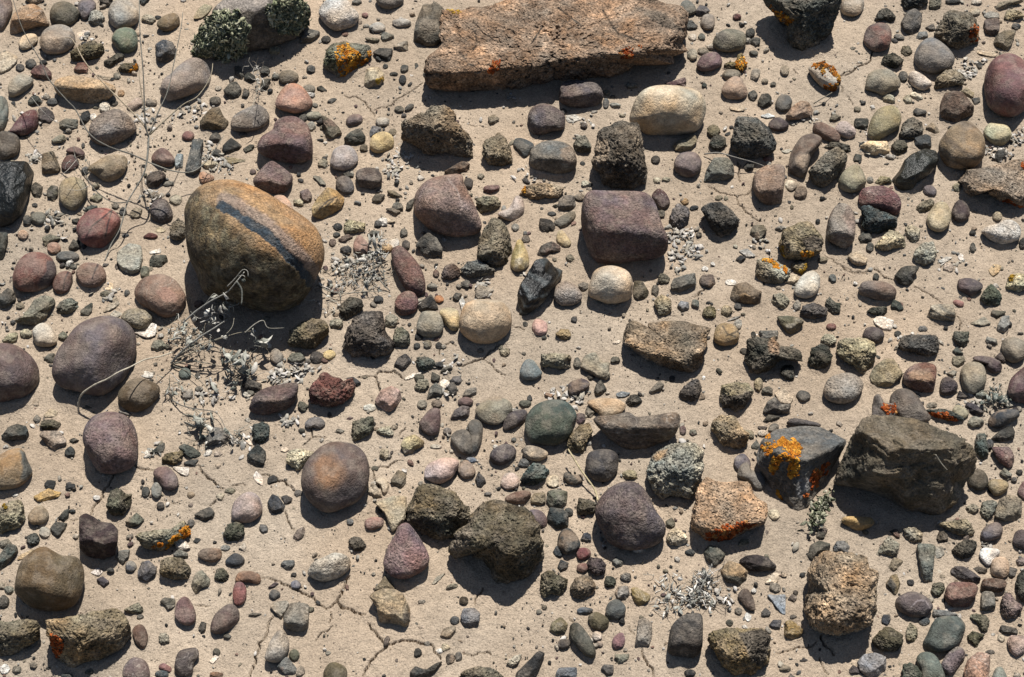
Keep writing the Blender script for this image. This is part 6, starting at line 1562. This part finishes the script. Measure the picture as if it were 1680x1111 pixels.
LITTER = """655 258 18 60
640 280 10 20
1110 390 14 60
1135 410 10 30
1105 420 8 20
475 612 14 60
460 625 10 20
500 600 10 14
345 640 14 20
335 655 10 16
345 260 14 50
365 270 10 24
320 180 14 30
90 360 10 24
60 260 8 24
240 190 14 24
245 320 12 26
180 480 14 26
150 470 10 14
1640 235 14 50
1660 225 12 34
1600 110 14 26
1585 120 10 14
1430 240 10 24
600 450 22 50
560 435 12 20
930 655 14 30
945 648 8 14
1000 880 10 10
1260 400 14 18
1560 430 14 16
1310 470 8 8
1330 190 8 14
690 500 10 14
790 470 10 20
470 690 8 20
400 720 12 20
250 740 10 16
1560 1010 8 16
1620 900 8 8
1180 980 16 20
1480 560 10 12
1600 660 12 24
100 30 10 16
135 60 10 14
55 200 14 20
20 330 10 14
480 150 12 12
840 160 6 6
960 200 10 14
885 700 10 16
870 290 14 20
740 600 14 16
730 640 10 12
1115 440 8 10
1280 160 10 10"""
def litter():
    rs = np.random.RandomState(12); b = Bag()
    pal = ['d0c6b8', 'beb4a6', 'c6baa8', 'a8a294', '98948a', 'd8d0c6', 'b0a590']
    for ln in LITTER.strip().split('\n'):
        x, y, s, n = [float(v) for v in ln.split()]
        for _ in range(int(n)):
            px, py = x + rs.normal() * s, y + rs.normal() * s * .7
            p = ground(px, py, rs.uniform(.001, .005))
            w = rs.uniform(.0014, .0042); c = hexlin(pal[rs.randint(len(pal))]) * rs.uniform(.75, 1.1)
            leaf(b, p, np.array([rs.normal() * .45, rs.normal() * .45, 1]), w, w * rs.uniform(1.0, 2.4), c, rs, .7)
    n = 0
    while n < 900:
        x, y = rs.uniform(-200, 1880), rs.uniform(-140, 1250)
        if rs.rand() > (int(DENS[min(max(int(y / 139), 0), 7)][min(max(int(x / 140), 0), 11)]) / 9.0) ** 1.3: continue
        n += 1; w = .0009 + min(rs.exponential(.0011), .0042)
        leaf(b, ground(x, y, .001 + w * .4), np.array([rs.normal() * .35, rs.normal() * .35, 1]), w, w * rs.uniform(.8, 1.8), hexlin(pal[rs.randint(len(pal))]) * rs.uniform(.75, 1.05), rs, .4)
    link('litter', b.mesh('litter', False), M_FLAKE, kind='stuff', label='pale dry flakes and shell bits scattered on the sand')

# ------------------------------------------------------------------ dry plants and twigs
def tube(pts, r0, r1, seed, sides=7, wob=.15, sub=5):
    rs = np.random.RandomState(seed)
    p = np.array(pts, float); out = []
    for i in range(len(p) - 1):
        a, b, c, d = p[max(i - 1, 0)], p[i], p[i + 1], p[min(i + 2, len(p) - 1)]
        for t in np.linspace(0, 1, sub, endpoint=False):
            out.append(.5 * (2 * b + (c - a) * t + (2 * a - 5 * b + 4 * c - d) * t * t + (3 * b - a - 3 * c + d) * t ** 3))
    out.append(p[-1]); q = np.array(out); n = len(q)
    T = np.gradient(q, axis=0); T /= np.maximum(np.linalg.norm(T, axis=1), 1e-9)[:, None]
    ref = np.array([.31, .2, .93]); A = np.cross(T, ref); A /= np.maximum(np.linalg.norm(A, axis=1), 1e-9)[:, None]; B = np.cross(T, A)
    r = np.linspace(r0, r1, n) * (1 + wob * rs.uniform(-1, 1, n))
    V = []
    for k in range(sides):
        a = 2 * math.pi * k / sides; V.append(q + (A * math.cos(a) + B * math.sin(a)) * r[:, None])
    V = np.stack(V, 1).reshape(-1, 3)
    F = []
    for i in range(n - 1):
        for k in range(sides):
            k2 = (k + 1) % sides
            a_, b_, c_, d_ = i * sides + k, i * sides + k2, (i + 1) * sides + k2, (i + 1) * sides + k
            F += [[a_, b_, c_], [a_, c_, d_]]
    for k in range(1, sides - 1):
        F += [[0, k + 1, k], [(n - 1) * sides, (n - 1) * sides + k, (n - 1) * sides + k + 1]]
    return V, np.array(F)
def nodes(txt):
    out = []
    for t in txt.split():
        x, y, z = [float(v) for v in t.split(',')]
        out.append(ground(x, y, z))
    return out
def twig_mesh(name, paths, seed):
    b = Bag()
    for k, (txt, r0, r1, hx) in enumerate(paths):
        V, F = tube(nodes(txt), r0, r1, seed + k)
        c = hexlin(hx) * np.exp(.18 * fbm(V / .012, seed + k, 3))[:, None]
        b.add(V, F, c)
    return b
def place_part(name, b, m, root, smooth=True):
    me = b.mesh(name, smooth)
    o = link(name, me, m, parent=root)
    me.transform(__import__('mathutils').Matrix.Translation(-root.location))
    return o
def plant(name, label, cat, rootpx, branches, leaves=(), seed=0, pal=('8f8d80', 'a5a294', '77776c', 'b8b4a6', '63665c')):
    rs = np.random.RandomState(seed)
    g = ground(*rootpx)
    root = link(name, None, None, tuple(g), label=label, category=cat)
    for k, (pn, txt, r0, r1, hx) in enumerate(branches):
        place_part(pn, twig_mesh(pn, [(txt, r0 * .6, r1 * .5, hx)], seed + k), M_WOOD, root)
    if leaves:
        b = Bag()
        for (x, y, z, s, n, w) in leaves:
            for k in range(int(n / 1.6)):                           # hair-thin side sprigs
                p0 = ground(x + rs.normal() * s, y + rs.normal() * s * .8, max(.001, z * .5)); dr = rs.normal(size=3) * np.array([1, 1, .35]); dr /= np.linalg.norm(dr)
                pts = [p0]
                for _ in range(4):
                    dr = dr + rs.normal(size=3) * .45; dr /= np.linalg.norm(dr); q_ = pts[-1] + dr * rs.uniform(.003, .008); q_[2] = max(q_[2], .001); pts.append(q_)
                V, F = tube(pts, rs.uniform(.0004, .0009), .0003, k, 5, .25, 3)
                b.add(V, F, hexlin((pal + ('8a7a64', '6c6254'))[rs.randint(len(pal) + 2)]) * rs.uniform(.7, 1.2))
            for _ in range(int(n * .45)):
                p = ground(x + rs.normal() * s, y + rs.normal() * s * .8, max(.002, z + rs.normal() * z * .4))
                ww = w * rs.uniform(.5, 1.2)
                leaf(b, p, rs.normal(size=3) + np.array([0, 0, .5]), ww * rs.uniform(.18, .75), ww * rs.uniform(.7, 1.6), hexlin(pal[rs.randint(len(pal))]) * rs.uniform(.85, 1.35), rs, 1.1)
        place_part('leaves', b, M_FLAKE, root, False)
    return root
def plants():
    G, Tn, Dk = '8c887a', 'b09c7c', '6e6a60'
    plant('dry_plant', 'tall dry branching weed with bare forked twigs standing among the stones', 'dry plant', (172, 428), [
        ('stem', '172,428,.002 182,402,.012 197,375,.03 208,335,.05 222,310,.065 236,285,.085 242,255,.105 244,222,.125', .0016, .0034, '9a9688'),
        ('branch', '244,222,.125 234,203,.14 205,172,.16 174,141,.18 141,104,.2 121,68,.21 112,62,.205 103,63,.2', .0026, .0012, Tn),
        ('branch', '243,224,.125 238,195,.15 235,120,.21 230,60,.25 228,-8,.28', .0026, .0015, G),
        ('branch', '239,200,.145 233,160,.17 229,130,.19 228,105,.2', .002, .001, Tn),
        ('branch', '245,221,.125 260,183,.15 275,150,.17 286,100,.2 297,45,.23 300,20,.24', .0022, .001, G),
        ('branch', '246,221,.125 268,200,.14 300,172,.155 322,160,.16 338,140,.165 347,120,.165 349,104,.165', .0022, .0011, 'a39578'),
        ('branch', '240,264,.1 212,252,.105 177,240,.11 147,220,.12 124,180,.13 110,165,.135 80,130,.15 67,101,.165 37,47,.19 20,-6,.2', .0026, .0012, Dk),
        ('branch', '243,266,.1 274,278,.095 300,283,.09 320,280,.085 338,265,.085 352,246,.085 367,222,.09', .0024, .001, G),
        ('branch', '216,330,.055 186,332,.055 155,311,.06 136,279,.065 125,262,.07 121,240,.075', .0018, .0009, Dk),
        ('branch', '190,107,.1 205,140,.11 214,143,.11 217,146,.11', .0008, .0006, Tn),
        ('branch', '145,305,.06 130,312,.062 111,311,.06', .0009, .0006, 'c0b8a8'),
        ('branch', '125,263,.07 112,278,.07 104,285,.068 98,292,.064', .0009, .0006, 'c0b8a8'),
        ('branch', '52,160,.1 70,182,.09 92,200,.08 125,210,.12', .0009, .0007, 'a8a294')], [(128, 262, .07, 9, 12, .004), (335, 262, .08, 5, 8, .004)], 3)
    plant('dry_shrub', 'withered grey shrub with curled leaves sprawling below the banded boulder', 'dry shrub', (281, 596), [
        ('branch', '281,596,.004 300,575,.03 330,552,.06 352,538,.075 368,527,.08', .0034, .0016, 'a09c90'),
        ('branch', '282,592,.005 312,580,.025 345,562,.04 384,548,.05 412,543,.05', .002, .0008, 'a3977c'),
        ('branch', '283,588,.005 325,566,.035 362,554,.05 380,538,.06 384,522,.065', .0016, .0007, 'a8a08a'),
        ('branch', '300,530,.03 320,512,.05 346,494,.08 373,479,.1 388,462,.12 401,446,.13', .0026, .0014, 'b0aca0'),
        ('branch', '332,507,.06 345,488,.08 352,482,.085 360,488,.085', .0013, .0008, 'a09c90'),
        ('branch', '388,462,.12 396,474,.11 397,490,.1 396,500,.095', .0034, .0014, '77786e'),
        ('branch', '373,470,.11 385,458,.12 398,443,.135 406,445,.135 407,454,.13', .0018, .001, 'a09c90'),
        ('branch', '281,598,.004 310,592,.015 345,597,.012 360,600,.008', .0024, .0009, '8c8672'),
        ('branch', '284,600,.004 312,612,.012 335,632,.01 352,655,.004', .0014, .0008, '7c7868'),
        ('branch', '280,655,.003 300,666,.014 330,672,.016 352,676,.012 364,690,.012 378,725,.01', .0018, .0007, '77736a'),
        ('branch', '402,546,.05 418,532,.055 432,526,.055 440,538,.05 466,538,.04', .0018, .0008, 'a09a8a')],
        [(300, 545, .03, 14, 50, .006), (330, 560, .03, 16, 40, .005), (378, 590, .03, 7, 22, .011), (398, 590, .035, 6, 22, .012), (412, 545, .04, 6, 12, .006), (434, 565, .03, 5, 12, .010),
         (402, 612, .015, 12, 22, .008), (380, 625, .01, 10, 16, .006), (325, 690, .02, 8, 26, .011), (335, 720, .008, 10, 20, .008), (380, 715, .012, 8, 20, .007), (365, 500, .08, 10, 18, .006), (398, 452, .13, 4, 10, .007), (290, 640, .01, 14, 26, .006), (345, 520, .05, 12, 20, .006)], 40,
        ('9c9c8e', 'b0ae9f', '8a8c7e', 'c0bcae', '74776a', 'd0c9bb'))
    plant('dry_shrub', 'tangle of thin dry twigs and bleached leaves beside the long maroon cobble', 'dry shrub', (610, 452), [
        ('branch', '520,468,.006 545,479,.012 575,481,.014 605,478,.012 634,479,.006', .0016, .0008, '8c8a7c'),
        ('branch', '640,478,.004 620,455,.02 612,430,.035 622,395,.05 630,380,.055', .0018, .0009, '8a877a'),
        ('branch', '545,480,.008 556,468,.02 575,462,.02 590,470,.01', .0011, .0007, 'a09c90'),
        ('branch', '578,447,.006 585,466,.014 600,481,.008', .0011, .0007, '9a968a'),
        ('branch', '632,470,.004 628,440,.02 622,420,.03', .0014, .0008, '77766a')],
        [(590, 440, .008, 18, 60, .006), (615, 420, .02, 10, 36, .008), (560, 460, .006, 20, 46, .005), (622, 395, .04, 6, 16, .008), (545, 505, .006, 14, 26, .005), (608, 466, .006, 14, 30, .005)], 80,
        ('ccc6ba', 'b8b4a6', '9c9a8c', 'd8d0c4', '80827a'))
    plant('dry_shrub', 'clump of bleached curled leaves behind the dark capped boulder', 'dry shrub', (1145, 985), [
        ('branch', '1145,985,.004 1150,965,.02 1160,945,.03 1168,925,.035', .0018, .0008, 'a8a498'),
        ('branch', '1145,985,.004 1130,975,.012 1105,970,.01', .0014, .0007, 'a8a498'),
        ('branch', '1142,988,.004 1138,965,.018 1138,940,.03', .0014, .0007, '8c8a80')],
        [(1148, 958, .012, 13, 44, .006), (1125, 980, .008, 12, 34, .006), (1163, 948, .014, 9, 24, .006), (1095, 995, .006, 10, 20, .007), (1150, 985, .006, 12, 26, .006), (1095, 960, .006, 12, 20, .006), (1175, 990, .006, 10, 14, .007)], 120,
        ('d4cec2', 'c4beb0', 'a8a89c', 'e0d8ce', '949488'))
    plant('dry_weed', 'little spiky withered weed beside the grey-beige oval pebble', 'dry weed', (1630, 662), [
        ('stem', '1630,664,.002 1629,655,.014 1627,643,.026', .0013, .0007, '8c8f84'),
        ('stem', '1630,664,.002 1638,654,.012 1648,648,.018', .0012, .0006, '8c8f84')],
        [(1626, 650, .014, 8, 26, .007), (1640, 655, .01, 9, 20, .006), (1612, 645, .006, 9, 14, .006)], 160, ('8f958a', '707a70', 'aeb0a4', '5c665c'))
    plant('dry_weed', 'small pale withered weed leaning over the dark grey oval cobble', 'dry weed', (404, 190), [
        ('stem', '404,190,.05 413,176,.06 419,160,.065 422,140,.075 424,112,.085', .0012, .0008, 'b0a890')],
        [(422, 112, .085, 4, 18, .004), (424, 130, .078, 3, 14, .004), (423, 146, .07, 3, 10, .004)], 190, ('c8bfae', 'a8a090', 'd4ccbe'))
    for nm, lab, ct, pts, r0, r1, hx in (
        ('twig', 'thin grey twig arching beside the dark charcoal block', 'twig', '1155,253,.004 1180,251,.018 1205,258,.026 1235,266,.018 1257,274,.004', .0014, .0008, '8c867c'),
        ('straw', 'pale yellow straw stalk lying between two stones', 'straw', '932,737,.03 940,750,.028 953,771,.02 969,793,.014 977,806,.01 981,822,.008', .0013, .0015, 'd0bc88'),
        ('twig', 'pale curved twig looping over the violet egg boulder', 'twig', '129,677,.002 129,660,.02 136,645,.04 156,631,.06 176,622,.075 194,611,.085 214,602,.08 238,590,.06 262,585,.04 285,577,.025', .0016, .0010, 'c4b89e'),
        ('twig', 'small bent twig stuck to the big shaded boulder', 'twig', '1535,746,.16 1542,757,.145 1549,766,.135 1554,771,.125', .0009, .0007, 'a8a08c'),
        ('twig', 'short dark twig lying beside the pale wedge stone chip near the orange lichen egg', 'twig', '1335,170,.004 1350,161,.01 1365,152,.008', .0012, .0008, '77705f')):
        p = nodes(pts); base = np.array(p).mean(0); base[2] = 0
        b = twig_mesh(nm, [(pts, r0, r1, hx)], 7)
        me = b.mesh(nm); me.transform(__import__('mathutils').Matrix.Translation(-__import__('mathutils').Vector(base)))
        link(nm, me, M_WOOD, tuple(base), label=lab, category=ct)
    # a tuft of pale leafy lichen growing on the sand in front of the grey pyramid
    rs = np.random.RandomState(9); b = Bag(); g = ground(1345, 850)
    for _ in range(210):
        t = rs.rand(); x = 1334 + t * 22 + rs.normal() * 6; y = 860 - t * 46 + rs.normal() * 6
        s = rs.uniform(.0016, .0036)
        leaf(b, ground(x, y, rs.uniform(.002, .018)), rs.normal(size=3) + np.array([0, 0, .6]), s, s * rs.uniform(1, 2.2), hexlin(['c8c49c', 'a8a888', '8c906c', '5c6446', 'd4ceb0', '444c38'][rs.randint(6)]) * rs.uniform(.75, 1.1), rs, .9)
    me = b.mesh('lichen_tuft', False); me.transform(__import__('mathutils').Matrix.Translation(-__import__('mathutils').Vector(g)))
    link('lichen_tuft', me, M_LICHEN, tuple(g), label='pale green leafy lichen tuft on the sand between pyramid rock and shaded boulder', category='lichen')

GB = build_stones()
build_ground()
gravel(GB)
litter()
plants()
